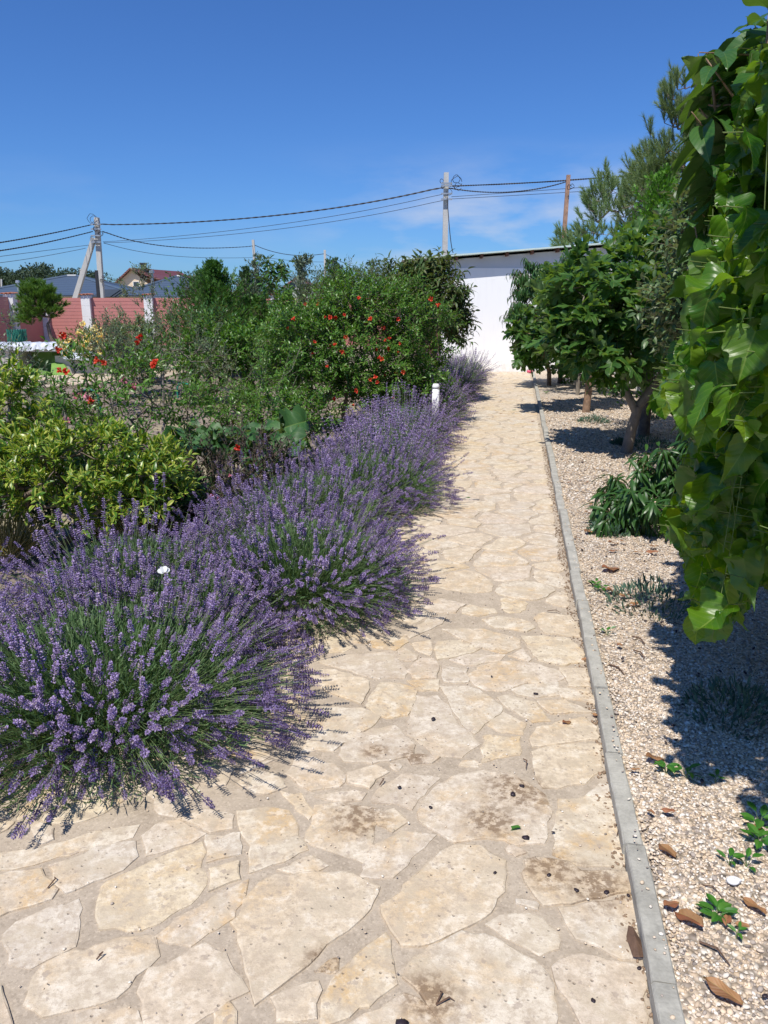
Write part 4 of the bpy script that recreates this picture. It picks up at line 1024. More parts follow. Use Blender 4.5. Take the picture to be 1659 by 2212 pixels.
def plant(name, label, cat, base, ells, nT, trunks, leaf, m, bark='bark', nobj=0, K=3, L=.25, nl=6, size=(.04, .06), group=None, seed=1, bias=.6, rt=.02, tip=.002, sag=0., clipf=None, twr=.0015, dirup=0., **kw):
    rng = np.random.default_rng(seed); t = thing(name, label, cat, base, group)
    T = shell(ells, nT, rng, bias)
    T = T[T[:, 2] > .03]
    if clipf is not None: T = T[clipf(T)]
    G_ = grow(trunks, T, rng, sag); D = G_[5]
    cen = np.mean([e[0] for e in ells], axis=0); out = nrm(T-cen); D = nrm(D*.5+out*.7+np.array([0, 0, dirup]))
    Lf, R, S, tw = twigs(T, D, rng, K, L, nl, size=size, **kw)
    if clipf is not None:
        k = clipf(Lf); Lf, R, S = Lf[k], R[k], S[k]
    k = Lf[:, 2] > .01; Lf, R, S = Lf[k], R[k], S[k]
    wood(t, G_, M[bark], rt, tip, tw=tw, twr=twr)
    put_leaves(t, leaf, Lf, R, S, M[m], nobj)
    return t, Lf, T
def stem(b, tp, r0, r1, n=5, wig=.02, seed=0):
    rng = random.Random(seed); b = Vector(b); tp = Vector(tp)
    return ([tuple(b.lerp(tp, i/n)+(Vector((rng.uniform(-wig, wig), rng.uniform(-wig, wig), 0)) if 0 < i < n else Vector())) for i in range(n+1)], r0, r1)

# ---------------------------------------------------------------- lavender
def floret_tpl(wh, nf, seed):
    rng = np.random.default_rng(seed); V = []; F = []
    for w_ in range(wh):
        y = -.45 if w_ == 0 else (w_-1)/(wh-2)*.9+.02; rr_ = (.13 if w_ == 0 else .20)*(1-.45*max(y, 0)**2)
        for k in range(nf):
            a = 2*math.pi*(k+rng.random()*.7)/nf+w_; r_ = rr_*rng.uniform(.8, 1.25)
            d = np.array([math.cos(a), .45, math.sin(a)]); s = np.array([-math.sin(a), 0, math.cos(a)])
            p = np.array([0, y, 0])+d*r_*.35; tip_ = np.array([0, y+rng.uniform(-.03, .05), 0])+d*r_*1.15
            h = .05*rng.uniform(.8, 1.4); n = len(V)
            V += [p, (p+tip_)/2+s*h+[0, .02, 0], tip_, (p+tip_)/2-s*h+[0, .02, 0], (p+tip_)/2+[0, .07, 0]]
            F += [(n, n+1, n+4), (n+1, n+2, n+4), (n+2, n+3, n+4), (n+3, n, n+4)]
    n = len(V); V += [(.03, -.5, 0), (-.02, -.5, .025), (-.02, -.5, -.025), (.02, .92, 0), (-.015, .92, .02), (-.015, .92, -.02)]
    for k in range(3): F += [(n+k, n+(k+1) % 3, n+3+(k+1) % 3), (n+k, n+3+(k+1) % 3, n+3+k)]
    return (np.array(V, float), np.array(F), np.zeros((len(V), 2)))
SPK_HI = [floret_tpl(7, 7, s) for s in range(3)]; SPK_LO = [floret_tpl(4, 5, s) for s in range(3)]
def lavender(x, y, R, H, ns, nleaf, label, nobj, seed, hi=True, lean=(0, 0)):
    rng = np.random.default_rng(seed); t = thing('lavender_bush', label, 'lavender', (x, y, 0), 'lavender bushes edging the path'); b0 = np.array([x, y, 0])
    ph = rng.uniform(0, 2*math.pi, ns); u = rng.random(ns); th = np.arccos(1-(1-math.cos(math.radians(80)))*u**.75)
    lob = 1+.10*np.sin(ph*3+seed)+.07*np.sin(ph*5+2*seed)
    ln = rng.uniform(.76, 1.12, ns)*lob; inner = rng.random(ns) < .25; ln[inner] *= rng.uniform(.62, .9, inner.sum())
    ln = np.where(th > 1.15, np.minimum(ln, 1.0), ln)
    d = np.stack([np.sin(th)*np.cos(ph)*R, np.sin(th)*np.sin(ph)*R, np.cos(th)*H], 1)*ln[:, None]
    tipp = b0+d+np.array([lean[0], lean[1], 0])*np.cos(th)[:, None]; tipp[:, 2] = np.maximum(tipp[:, 2], .05+.05*rng.random(ns))
    tipp += rng.normal(0, .035, (ns, 3)); tipp[:, 2] = np.maximum(tipp[:, 2], .04)
    base = b0+np.stack([np.cos(ph)*R*.16*rng.random(ns), np.sin(ph)*R*.16*rng.random(ns), np.full(ns, .03)], 1)
    bl = np.clip((math.radians(78)-th)/.7, 0, 1)[:, None]; dv = tipp-base
    ctrl = base+dv*.5+np.array([0, 0, .09])*np.sin(th)[:, None]*(1-bl)+bl*np.stack([dv[:, 0]*.22, dv[:, 1]*.22, -dv[:, 2]*.14], 1)+rng.normal(0, .015, (ns, 3))
    s = np.linspace(.22, 1, 6)[None, :, None]
    Q = (1-s)**2*base[:, None]+2*s*(1-s)*ctrl[:, None]+s**2*tipp[:, None]
    A = Q[:, :-1].reshape(-1, 3); B = Q[:, 1:].reshape(-1, 3); w_ = .0013 if hi else .0018
    V, F = frusta(A, B, w_, w_*.9, 3); link('stems', npmesh('stems', V, F, None, True, b0), M['lavstem'], t, True)
    tan = nrm(tipp-ctrl+rng.normal(0, .03, (ns, 3))); R_ = basis(tan, rng.normal(size=(ns, 3))); L = rng.uniform(.034, .068, ns)*(1 if hi else 1.4)
    put_leaves(t, SPK_HI if hi else SPK_LO, tipp-tan*.01, R_, np.stack([L*1.05, L, L*1.05], 1), M['lav'], nobj, 'flower_spike', 'flower_spikes')
    # narrow grey-green leaves low in the dome
    n = nleaf; ph = rng.uniform(0, 6.283, n); th = np.arccos(1-.93*rng.random(n)); r = rng.random(n)**.45*.80
    d0 = np.stack([np.sin(th)*np.cos(ph)*R, np.sin(th)*np.sin(ph)*R, np.cos(th)*H*.95], 1); p = b0+d0*r[:, None]; p[:, 2] = np.maximum(p[:, 2], .01)
    D = nrm(nrm(d0)+rng.normal(0, .45, (n, 3))+[0, 0, .5]); Rl = basis(D, rng.normal(size=(n, 3))); l = rng.uniform(.03, .055, n)*(1 if hi else 1.5)
    V, F, U = stamp(T_LV, p, Rl, np.stack([l*(1.0 if hi else 1.4), l, l], 1))
    link('leaves', npmesh('leaves', V, F, U, False, b0), M['lavleaf'], t, True)
    return t
T_LV = (np.array([(-.035, 0, 0), (.035, 0, 0), (.05, .55, .03), (-.05, .55, .03), (0, 1, 0)], float), np.array([(0,1,2),(0,2,3),(3,2,4)]), np.array([(0,0),(1,0),(1,.5),(0,.5),(.5,1)], float))
LAV = [
 (-1.12, 2.80, .84, .52, 1400, 32000, 'large lavender bush nearest the camera, spilling onto the paving at the lower left', 300, True),
 (-2.05, 3.0, .70, .54, 520, 11000, 'lavender bush cut off by the left picture edge', 120, True),
 (-1.30, 3.75, .70, .58, 760, 14000, 'lavender bush in front of the variegated shrub, holding the white butterfly', 300, True),
 (-.50, 4.12, .82, .54, 1350, 28000, 'second large lavender bush, bulging over the path with long stalk shadows', 300, True),
 (-.55, 5.25, .74, .60, 850, 14000, 'lavender bush beside the wine-red shrub, third along the path', 220, True),
 (-.12, 6.2, .74, .56, 900, 14000, 'lavender bush with bright green stems reaching over the paving, fourth along the path', 200, True),
 (-.05, 7.6, .66, .56, 620, 5000, 'lavender bush in front of the large squash leaves, fifth along the path', 120, False),
 (.22, 9.0, .68, .60, 600, 4500, 'lavender bush just in front of the white garden post', 100, False),
 (.50, 10.6, .70, .62, 560, 4000, 'greyish purple lavender bush directly behind the white garden post', 80, False),
 (.78, 12.2, .70, .62, 520, 3500, 'lavender bush two places behind the white garden post', 60, False),
 (1.08, 13.8, .72, .66, 520, 3500, 'dense purple lavender bush three places behind the white garden post', 60, False),
 (1.36, 15.3, .70, .68, 460, 3000, 'lavender bush beneath the dark-leaved tree near the shed', 40, False),
 (1.66, 16.9, .72, .72, 420, 3500, 'last lavender bush with a green base against the white wall', 40, False),
]
LAV += [(-.95, 3.35, .55, .50, 420, 9000, 'low lavender bush wedged between the two nearest large ones', 120, True), (-.75, 4.75, .55, .56, 420, 7000, 'narrow lavender bush behind the second large one', 80, True), (.02, 6.95, .55, .54, 380, 5000, 'small lavender bush filling the row beside the squash plant', 60, False), (.15, 8.3, .55, .56, 360, 3500, 'small lavender bush filling the row before the big pomegranate', 50, False)]
for i, a in enumerate(LAV): lavender(a[0], a[1], a[2], a[3], int(a[4]*(1 if a[8] else 1.35)), a[5], a[6], a[7], 40+i, a[8])

# ---------------------------------------------------------------- right side trees
# mulberry: weeping shoots with large glossy leaves
MP = [(1760,60),(1620,90),(1590,190),(1570,330),(1540,380),(1540,440),(1520,480),(1520,560),(1490,600),(1480,640),(1490,700),(1450,760),(1440,800),(1405,870),(1410,905),(1465,905),(1490,960),(1465,1060),(1430,1110),(1425,1185),(1470,1195),(1465,1240),(1480,1300),(1470,1345),(1500,1420),(1530,1440),(1575,1390),(1620,1300),(1670,1265),(1760,1275)]
rng = np.random.default_rng(21)
mul = thing('mulberry_tree', 'weeping mulberry with large glossy heart-shaped leaves filling the right edge', 'tree', (1.75, 2.9, 0))
shoots = []; LP = []; LD = []; LN = []; LS = []; PET = []
for i in range(2300):
    x0 = rng.uniform(.55, 2.9)**1.0; y0 = rng.uniform(1.75, 3.3) if i % 2 else rng.uniform(2.0, 3.9)
    if x0 > 1.15+.55*(y0-1.7) and i % 4: continue
    z1 = rng.uniform(.42, 1.2) if i % 3 else rng.uniform(1.2, 1.8); z0 = rng.uniform(z1+.5, 2.75)
    pts = []; n = 9; bx, by = rng.normal(0, .08, 2)
    for k in range(n):
        f = k/(n-1); pts.append(np.array([x0+2.2*bx*f+.05*math.sin(4*f+i)-.16*f*f, y0+2*by*f-.1*f*f, z0+(z1-z0)*f**1.1]))
    pts = np.array(pts)
    L = np.linalg.norm(pts[-1]-pts[0]); m_ = int(L/.07)
    keep = []
    for k in range(m_):
        f = (k+.6)/m_*(n-1); a = min(int(f), n-2); p = pts[a]+(pts[a+1]-pts[a])*(f-a)
        sd_ = (1 if k % 2 else -1); ang = rng.normal(0, .5)+i; s_ = np.array([math.cos(ang)*sd_, math.sin(ang)*sd_, 0])
        q = p+s_*.045+np.array([0, 0, -.005]); sz = rng.uniform(.05, .125)*(1-.25*(k/m_ > .85)); c_ = q+s_*.02+np.array([0, 0, -sz*.45])
        u, v = proj(c_); dep = c_[1]; sz *= min(1, .45+.3*(dep-.2)); pxr = sz*.42*FPX/dep
        ok = True
        if u < 1700 and v <= -60 and c_[2] > 1.9: ok = False
        if u < 1720 and -60 < v < 2250:
            for du, dv in ((-pxr, 0), (pxr*.4, 0), (0, pxr), (-pxr*.5, -pxr)):
                if not inpoly(np.array([u+du]), np.array([v+dv]), MP)[0]: ok = False
        if c_[1] < 1.65: ok = False
        if math.sin(c_[0]*9+c_[2]*4+1)+math.sin(c_[2]*7-c_[0]*5+c_[1]*4)+math.sin(c_[1]*8+c_[0]*3) < -.45+.5*rng.random() and c_[1] < 2.6: ok = False
        keep.append(ok)
        if ok:
            LP.append(q); LD.append(nrm(s_*.65+np.array([0, 0, -1.0])+rng.normal(0, .33, 3)))
            LN.append(nrm(s_*1.0+np.array([-.2, -.4, .55])+rng.normal(0, .45, 3))); LS.append(sz); PET.append((p, q))
    if sum(keep) > m_*.5 and i % 4 == 0:
        u, v = proj(pts); ok = inpoly(u, v, MP) | (u > 1700) | (v < 0)
        for k in range(n-1):
            if ok[k] and ok[k+1]: shoots.append((pts[k], pts[k+1], (.0020-.0010*k/n), (.0020-.0010*(k+1)/n)))
for i in range(800):  # leaves overhead out of view, added to dapple the hanging shoots with shade
    q = np.array([rng.uniform(.45, 2.6), rng.uniform(.9, 2.6), rng.uniform(2.25, 3.1)])
    if math.sin(q[0]*7+q[2]*3)+math.sin(q[1]*8-q[0]*4+2) < -.2: continue
    u, v = proj(q)
    if v > -380 and u < 1900: continue
    a = rng.uniform(0, 6.28); LP.append(q); LD.append(nrm(np.array([math.cos(a), math.sin(a), -.7]))); LN.append(nrm(rng.normal(0, .4, 3)+[0, 0, 1])); LS.append(rng.uniform(.09, .14)); PET.append((q, q+np.array([.02, .02, .04])))
LP, LD, LN, LS = map(np.array, (LP, LD, LN, LS)); print('mulberry leaves', len(LP))
put_leaves(mul, T_MUL, LP, basis(LD, LN), np.stack([LS*rng.uniform(.85, 1.05, len(LS)), LS, LS], 1), M['mulberry'], 300)
sh = shoots; V, F = join([frusta([s[0] for s in sh], [s[1] for s in sh], [s[2] for s in sh], [s[3] for s in sh], 5), frusta([p[0] for p in PET], [p[1] for p in PET], .0016, .0012, 3)])
link('shoots', npmesh('shoots', V, F, None, True, parent_loc(mul)), M['twig'], mul, True)
G_ = grow([stem((1.75, 2.9, 0), (1.8, 2.8, 2.3), .06, .045, 6, .03)], np.stack([rng.uniform(1.65, 2.8, 60), rng.uniform(2.2, 3.4, 60), rng.uniform(2.2, 2.75, 60)], 1), rng)
tt = G_; wood(mul, G_, M['bark'], .03, .004)

def clipbox(poly, pad=0):
    def f(p):
        u, v = proj(p); return inpoly(u, v, poly)
    return f
# broad-leaved tree whose shoot stands up behind the mulberry
PP = [(1480,190),(1490,120),(1520,85),(1580,75),(1620,60),(1600,0),(1640,-60),(1760,-60),(1760,620),(1500,640),(1505,520),(1480,470),(1500,420),(1480,350),(1475,260)]
per = thing('persimmon_tree', 'tree with large oval leaves whose top shoot rises beside the pale house', 'tree', (2.6, 3.9, 0))
rng = np.random.default_rng(5); b0 = np.array([2.6, 3.9, 0])
sh1 = [P(1600, 760, 3.3), P(1585, 600, 3.25), P(1570, 450, 3.2), P(1562, 330, 3.15), P(1545, 230, 3.1), P(1533, 130, 3.1)]
sh2 = [P(1660, 760, 3.3), P(1650, 500, 3.2), P(1648, 300, 3.1), P(1655, 120, 3.0), P(1662, 20, 3.0)]
sh3 = [P(1640, 760, 3.6), P(1610, 560, 3.6), P(1600, 380, 3.6), P(1590, 260, 3.6)]
LP = []; LD = []; LN = []; LS = []; PE = []
def along(pts, step, sz, skip=.1):
    pts = [np.array(p) for p in pts]; Ls = [np.linalg.norm(pts[i+1]-pts[i]) for i in range(len(pts)-1)]; T_ = sum(Ls); k = 0; s = T_*skip
    while s <= T_+1e-6:
        r = s; i = 0
        while i < len(Ls)-1 and r > Ls[i]: r -= Ls[i]; i += 1
        p = pts[i]+(pts[i+1]-pts[i])*min(r/Ls[i], 1); tg = nrm(pts[i+1]-pts[i]); a = k*2.4+rng.normal(0, .3)
        sd_ = np.array([math.cos(a), math.sin(a), 0]); q = p+(sd_*.8+tg*.3)*.02
        topf = s/T_
        LP.append(q); LD.append(nrm(sd_+np.array([0, 0, .55 if topf > .93 else -.15])+rng.normal(0, .15, 3))); LN.append(nrm(np.array([0, 0, 1])-sd_*.2+rng.normal(0, .25, 3)))
        LS.append(rng.uniform(*sz)*(.75 if topf > .93 else 1)); PE.append((p, q)); s += step; k += 1
for s_ in (sh1, sh2, sh3): along(s_, .034, (.16, .24))
extra = []
for i in range(70):
    s_ = (sh1, sh2, sh3)[i % 3]; k = rng.integers(0, len(s_)-1); a = np.array(s_[k]); e = a+np.array([rng.uniform(-.25, .4), rng.uniform(-.2, .5), rng.uniform(-.05, .35)])
    u, v = proj(e)
    if u < 1700 and not inpoly(np.array([u]), np.array([v]), PP)[0]: continue
    extra.append((a, e)); along([a, e], .04, (.13, .20), .3)
for i in range(150):
    px_, py_ = rng.uniform(1490, 1720), rng.uniform(40, 640)
    if not inpoly(np.array([px_]), np.array([py_]), PP)[0]: continue
    Yd = rng.uniform(3.0, 3.8); e = np.array(P(px_, py_, Yd)); a = e+np.array([rng.uniform(.02, .16), rng.uniform(-.05, .1), -rng.uniform(.08, .2)]); extra.append((a, e)); along([a, e], .045, (.12, .19), .2)
LP, LD, LN, LS = map(np.array, (LP, LD, LN, LS)); cc = LP+LD*LS[:, None]*.6; u, v = proj(cc); k = inpoly(u, v, PP) | (u > 1680)
put_leaves(per, T_OVB, LP[k], basis(LD[k], LN[k]), np.stack([LS[k]]*3, 1), M['persimmon'], 300)
mb = MB()
for s_, r_ in ((sh1, .014), (sh2, .014), (sh3, .012)): mb.tube(s_, [r_*(1-.7*i/(len(s_)-1)) for i in range(len(s_))], 7)
for a, e in extra: mb.tube([a, e], [.005, .002], 5)
for i in np.where(k)[0]: mb.tube([PE[i][0], PE[i][1]], .0016, 3, False)
mb.tube([b0, P(1640, 1000, 3.7), sh3[0]], [.05, .035, .014], 8); mb.tube([P(1640, 1000, 3.7), sh1[0]], [.03, .014], 7); mb.tube([P(1640, 1000, 3.7), sh2[0]], [.03, .014], 7)
mb.build('trunk', M['bark_brown'], per, True)

# figs
f1 = G(1350, 985)
plant('fig_tree', 'fig tree with a leaning forked pale trunk, nearest over the gravel', 'tree', f1,
  [((2.42, 8.5, 1.55), (.62, .75, .62), 3), ((3.05, 8.6, 1.45), (.60, .7, .65), 2), ((2.3, 8.4, 1.25), (.45, .5, .25), 1.0), ((2.9, 8.7, 2.05), (.35, .5, .38), 1)], 150,
  [([tuple(f1), tuple(f1+Vector((.05, 0, .3))), tuple(f1+Vector((.10, 0, .55))), tuple(f1+Vector((.28, 0, .8))), tuple(f1+Vector((.42, .05, 1.1)))], .064, .040),
   ([tuple(f1+Vector((.08, 0, .5))), tuple(f1+Vector((-.02, .02, .68))), tuple(f1+Vector((-.12, .04, .95)))], .05, .03)],
  T_FIG, 'fig', 'bark_pale', 300, K=2, L=.20, nl=5, size=(.12, .22), seed=31, rt=.03, tip=.004, up=.3, spread=.5, lup=.0, droop=.15, wid=.95, twr=.004, sag=.03)
f2 = G(1265, 895)
plant('fig_tree', 'slender fig tree with a straight thin brown trunk in the gravel', 'tree', f2,
  [((2.75, 12.0, 1.55), (.62, .7, .62), 3), ((3.3, 12.3, 1.6), (.6, .6, .6), 2), ((2.35, 11.9, 1.1), (.35, .5, .3), 1)], 110,
  [([tuple(f2), tuple(f2+Vector((.02, 0, .4))), tuple(f2+Vector((.03, 0, .8))), tuple(f2+Vector((.05, 0, 1.3)))], .062, .045)],
  T_FIG, 'fig', 'bark_brown', 220, K=2, L=.2, nl=5, size=(.11, .19), seed=32, rt=.03, tip=.004, up=.3, spread=.5, droop=.1, twr=.004)
f3 = G(1247, 858)
plant('young_tree', 'young tree on the thinnest trunk, behind the slender fig', 'tree', f3,
  [((3.5, 14.3, 1.7), (.75, .7, .75), 2)], 90, [stem(f3, (3.6, 14.3, 1.3), .04, .03, 4, .02, 4)],
  T_OV, 'hazel', 'bark_pale', 60, K=3, L=.25, nl=6, size=(.06, .10), seed=33)
# peach with long hanging leaves near the shed
pc = P(1165, 800, 16); pc.z = 0; pc.x = 3.45
plant('peach_tree', 'peach tree with long drooping narrow leaves against the white wall', 'tree', (pc.x, 16.2, 0),
  [((3.15, 16.1, 1.75), (.42, .5, .62), 2), ((2.92, 16.0, 2.1), (.22, .3, .42), 1), ((3.6, 16.3, 2.0), (.5, .5, .5), 1.5), ((2.85, 15.9, 1.55), (.22, .25, .25), .6)], 120,
  [stem((pc.x, 16.2, 0), (3.3, 16.2, 1.2), .05, .03, 4, .03, 2)], T_LAN, 'peach', 'bark_brown', 180, K=3, L=.3, nl=9, size=(.12, .18), seed=34, up=.4, spread=.45, droop=1.2, lup=0, twr=.003, grav=.25)
plant('round_leaved_bush', 'rounded dark green bush touching the white wall beside the kerb end', 'bush', (3.75, 16.6, 0),
  [((3.45, 16.3, 1.05), (.72, .8, .52), 3), ((3.1, 15.9, .85), (.42, .5, .38), 1.4), ((4.1, 16.4, .75), (.7, .7, .7), 2), ((3.55, 15.6, .75), (.5, .5, .5), 1.5)], 190,
  [stem((3.75, 16.6, 0), (3.7, 16.4, .5), .05, .04, 3)], [oval(.8, 5, .25, .2, .1)], 'hazel', 'bark', 200, K=3, L=.2, nl=6, size=(.07, .11), seed=35)
plant('dark_bush', 'shaded dark bush behind the fig trunks by the corrugated fence', 'bush', (4.4, 14.2, 0),
  [((4.5, 14.6, .9), (.6, 1.4, .9), 3), ((4.2, 16.8, .7), (.6, 1.0, .7), 2), ((4.8, 12.8, 1.4), (.35, .8, .6), 1)], 170,
  [stem((4.4, 14.2, 0), (4.4, 14.2, .5), .04, .03, 3)], T_OV, 'hazel', 'bark', 0, K=3, L=.25, nl=6, size=(.08, .12), seed=36)
# silver-leaved tree between fig and mulberry
plant('silverberry_tree', 'tree with small silvery green leaves between the fig and the mulberry', 'tree', (3.6, 7.2, 0),
  [((2.85, 6.6, 2.3), (.45, .6, .60), 2), ((2.65, 6.4, 1.75), (.42, .5, .5), 2.2), ((3.3, 6.8, 2.75), (.55, .6, .65), 2.4), ((3.05, 6.9, 1.4), (.45, .5, .35), 1.2), ((3.5, 6.6, 1.9), (.6, .6, .9), 2)], 380,
  [stem((3.6, 7.2, 0), (3.3, 6.9, 1.1), .06, .04, 4, .03, 6)], [oval(.5, 3, .45, .4)], 'silver', 'bark', 300, K=5, L=.26, nl=9, size=(.05, .085), seed=37, up=.3, spread=.6, twr=.0018)
# bright thuja and pines
def spire(name, label, x, y, zt, r, m, seed, n=2600, size=(.07, .12), z0=.1, shape=.8, group=None, squash=1.0, rough=.25, nobj=0, cat='conifer'):
    rng = np.random.default_rng(seed); t = thing(name, label, cat, (x, y, 0), group)
    nb = max(20, n//45); m_ = n//nb; n = nb*m_; fb = np.sort(rng.random(nb)**.8); ab = rng.uniform(0, 6.283, nb)
    rb = r*np.clip(1-fb, 0, 1)**shape*(1+rng.normal(0, rough, nb))+.03; s_ = np.tile(np.linspace(.1, 1.1, m_), (nb, 1))
    up_ = .45+.6*rng.random(nb); hz_ = z0+(zt-z0)*.93*fb
    wd = .10*rb[:, None]+.035
    px_ = x+np.cos(ab)[:, None]*rb[:, None]*s_; py_ = y+np.sin(ab)[:, None]*rb[:, None]*s_*squash; pz_ = hz_[:, None]+(rb*up_)[:, None]*s_**1.4
    taper = (1.15-s_)[..., None]; p = (np.stack([px_, py_, pz_], -1)+rng.normal(0, 1, (nb, m_, 3))*wd[..., None]*1.3*taper).reshape(-1, 3)
    f = np.repeat(fb, m_); a = np.repeat(ab, m_)
    D = nrm(np.stack([np.cos(a)*.55, np.sin(a)*.55, np.full(n, .8)], 1)+rng.normal(0, .35, (n, 3))); Nn = nrm(np.stack([np.cos(a), np.sin(a), np.zeros(n)], 1)+rng.normal(0, .5, (n, 3)))
    s = rng.uniform(*size, n)*(.6+.4*(1-f)); s = np.stack([s, s*1.2, s], 1)
    br = frusta(np.stack([np.full(nb, x), np.full(nb, y), hz_], 1), p[m_-1::m_], .008, .003, 3)
    tr_ = frusta([(x, y, 0)], [(x, y, zt*.92)], .05+r*.04, .008, 8)
    V, F = join([tr_, br]); link('trunk', npmesh('trunk', V, F, None, True, (x, y, 0)), M['bark'], t)
    put_leaves(t, T_SPRAY, p, basis(D, Nn), s, M[m], nobj, 'spray', 'foliage'); return t
spire('lime_thuja', 'bright lime green thuja rising between the pine and the fig', 3.3, 9.7, 3.3, .75, 'thuja_lime', 51, 6500, (.07, .11), .3, .6)
def pine(name, label, base, ells, nT, trunks, m, seed, nneed=60, nl=.085, w_=1.4, K=3, L=.30, up=.8, group=None, tuft=.35, rt=.04, out=.7):
    rng = np.random.default_rng(seed); t = thing(name, label, 'pine', base, group); T = shell(ells, nT, rng, .7); G_ = grow(trunks, T, rng, .02)
    cen = np.mean([e[0] for e in ells], axis=0); D = nrm(G_[5]*.5+nrm(T-cen)*out)
    n = len(T)*K; o = np.repeat(T, K, 0); d = nrm(np.repeat(D, K, 0)*.6+rng.normal(0, .35, (n, 3))+[0, 0, up]); l = L*rng.uniform(.6, 1.2, n)
    e = o+d*l[:, None]; s = .12+.88*np.tile(np.linspace(0, 1, nneed), (n, 1))**.8; p = (o[:, None]+(e-o)[:, None]*s[..., None]).reshape(-1, 3)
    dd = nrm(np.repeat(d, nneed, 0)*.9+rng.normal(0, tuft, (n*nneed, 3))); R = basis(dd, rng.normal(size=dd.shape)); z = nl*rng.uniform(.7, 1.15, len(p))
    wood(t, G_, M['bark'], rt, .005, tw=np.stack([o, (o+e)/2, e], 1), twr=.004)
    V, F, U = stamp(T_NEEDLE[0], p, R, np.stack([z*w_, z, z], 1)); link('needles', npmesh('needles', V, F, U, False, base), M[m], t, True); return t
pine('pine_tree', 'tall open pine with upright tufted shoots at the upper right', (5.0, 12.5, 0),
  [((4.3, 12.4, 2.95), (.72, .7, .70), 2), ((4.45, 12.6, 3.75), (.62, .6, .65), 2.2), ((4.05, 12.4, 3.45), (.45, .5, .45), 1.2), ((4.3, 12.5, 4.45), (.18, .3, .38), .6), ((4.75, 12.5, 4.35), (.35, .4, .50), .8), ((5.3, 12.6, 3.9), (.55, .5, .9), 1.6), ((4.9, 12.4, 2.2), (.8, .7, .8), 1.4)], 270,
  [stem((5.0, 12.5, 0), (4.95, 12.5, 3.4), .09, .03, 7, .04, 3), stem((4.95, 12.5, 2.2), (5.6, 12.6, 4.0), .04, .02, 4, .04, 9), stem((4.95, 12.5, 2.4), (4.35, 12.4, 4.5), .03, .012, 4, .03, 5)], 'pine', 61, 110, .10, 1.25, 4, .30, 1.0)
pine('pine_tree', 'smaller pine above the shed roof beside the wooden pole', (7.0, 24.5, 0),
  [((6.9, 24.5, 3.9), (1.2, .8, .9), 3), ((7.0, 24.5, 4.9), (.8, .6, .8), 1.4), ((6.2, 24.3, 4.7), (.25, .3, .55), .5), ((5.7, 24.2, 3.4), (.6, .5, .4), 1), ((8.0, 24.5, 4.4), (.8, .6, 1.0), 1.5)], 150,
  [stem((7.0, 24.5, 0), (7.0, 24.5, 4.2), .12, .04, 5, .05, 3)], 'pine', 62, 70, .15, 2.0, 4, .42, .9, rt=.05)

# low shrub with drooping long leaves on the gravel
ls = G(1400, 1150)
plant('low_peach_shrub', 'low shrub with long glossy drooping leaves standing on the gravel', 'shrub', ls,
  [((ls.x-.05, 5.45, .25), (.28, .3, .17), 2), ((ls.x+.22, 5.5, .38), (.28, .3, .22), 2), ((ls.x+.45, 5.5, .62), (.22, .3, .2), 1.4), ((ls.x-.22, 5.45, .14), (.14, .2, .10), .8)], 75,
  [stem((ls.x+.1, 5.5, 0), (ls.x+.1, 5.5, .15), .015, .012, 2)], T_LAN, 'peach', 'bark_brown', 300, K=3, L=.12, nl=9, size=(.09, .15), seed=38, up=.7, spread=.5, droop=.75, lup=0, wid=1.05, twr=.002)
def tuft(label, x, y, r, h, n, m, seed, cat='succulent', name='blue_green_tuft', tpl=T_LV, size=(.03, .05), wid=2.2):
    rng = np.random.default_rng(seed); t = thing(name, label, cat, (x, y, .03)); a = rng.uniform(0, 6.28, n); q = rng.random(n)**.6
    p = np.stack([x+np.cos(a)*r*q, y+np.sin(a)*r*q, .03+h*(1-q**2)*rng.random(n)], 1); D = nrm(np.stack([np.cos(a)*q*.8, np.sin(a)*q*.8, np.full(n, .9)], 1)+rng.normal(0, .3, (n, 3)))
    s = rng.uniform(*size, n); V, F, U = stamp(tpl, p, basis(D, rng.normal(size=(n, 3))), np.stack([s*wid, s, s], 1))
    link('leaves', npmesh('leaves', V, F, U, True, (x, y, .03)), M[m], t, True); return t
for i, (px, py, r, h, lab) in enumerate([(1312,1152,.13,.12,'blue-green tuft left of the low drooping shrub'), (1405,1310,.24,.15,'dark blue-green tuft inside the mulberry shadow'), (1282,912,.22,.10,'blue-green tuft at the foot of the slender fig trunk'), (1395,905,.18,.10,'blue-green tuft behind the leaning fig trunk'), (1400,965,.30,.12,'blue-green tuft right of the leaning fig trunk'), (1590,1540,.2,.12,'dim blue-green tuft deepest in the mulberry shadow by the right edge'), (1340,960,.10,.06,'small tuft hugging the base of the leaning fig')]):
    g_ = G(px, py, .03); tuft(lab, g_.x, g_.y, r, h, 420, 'sedum', 70+i)
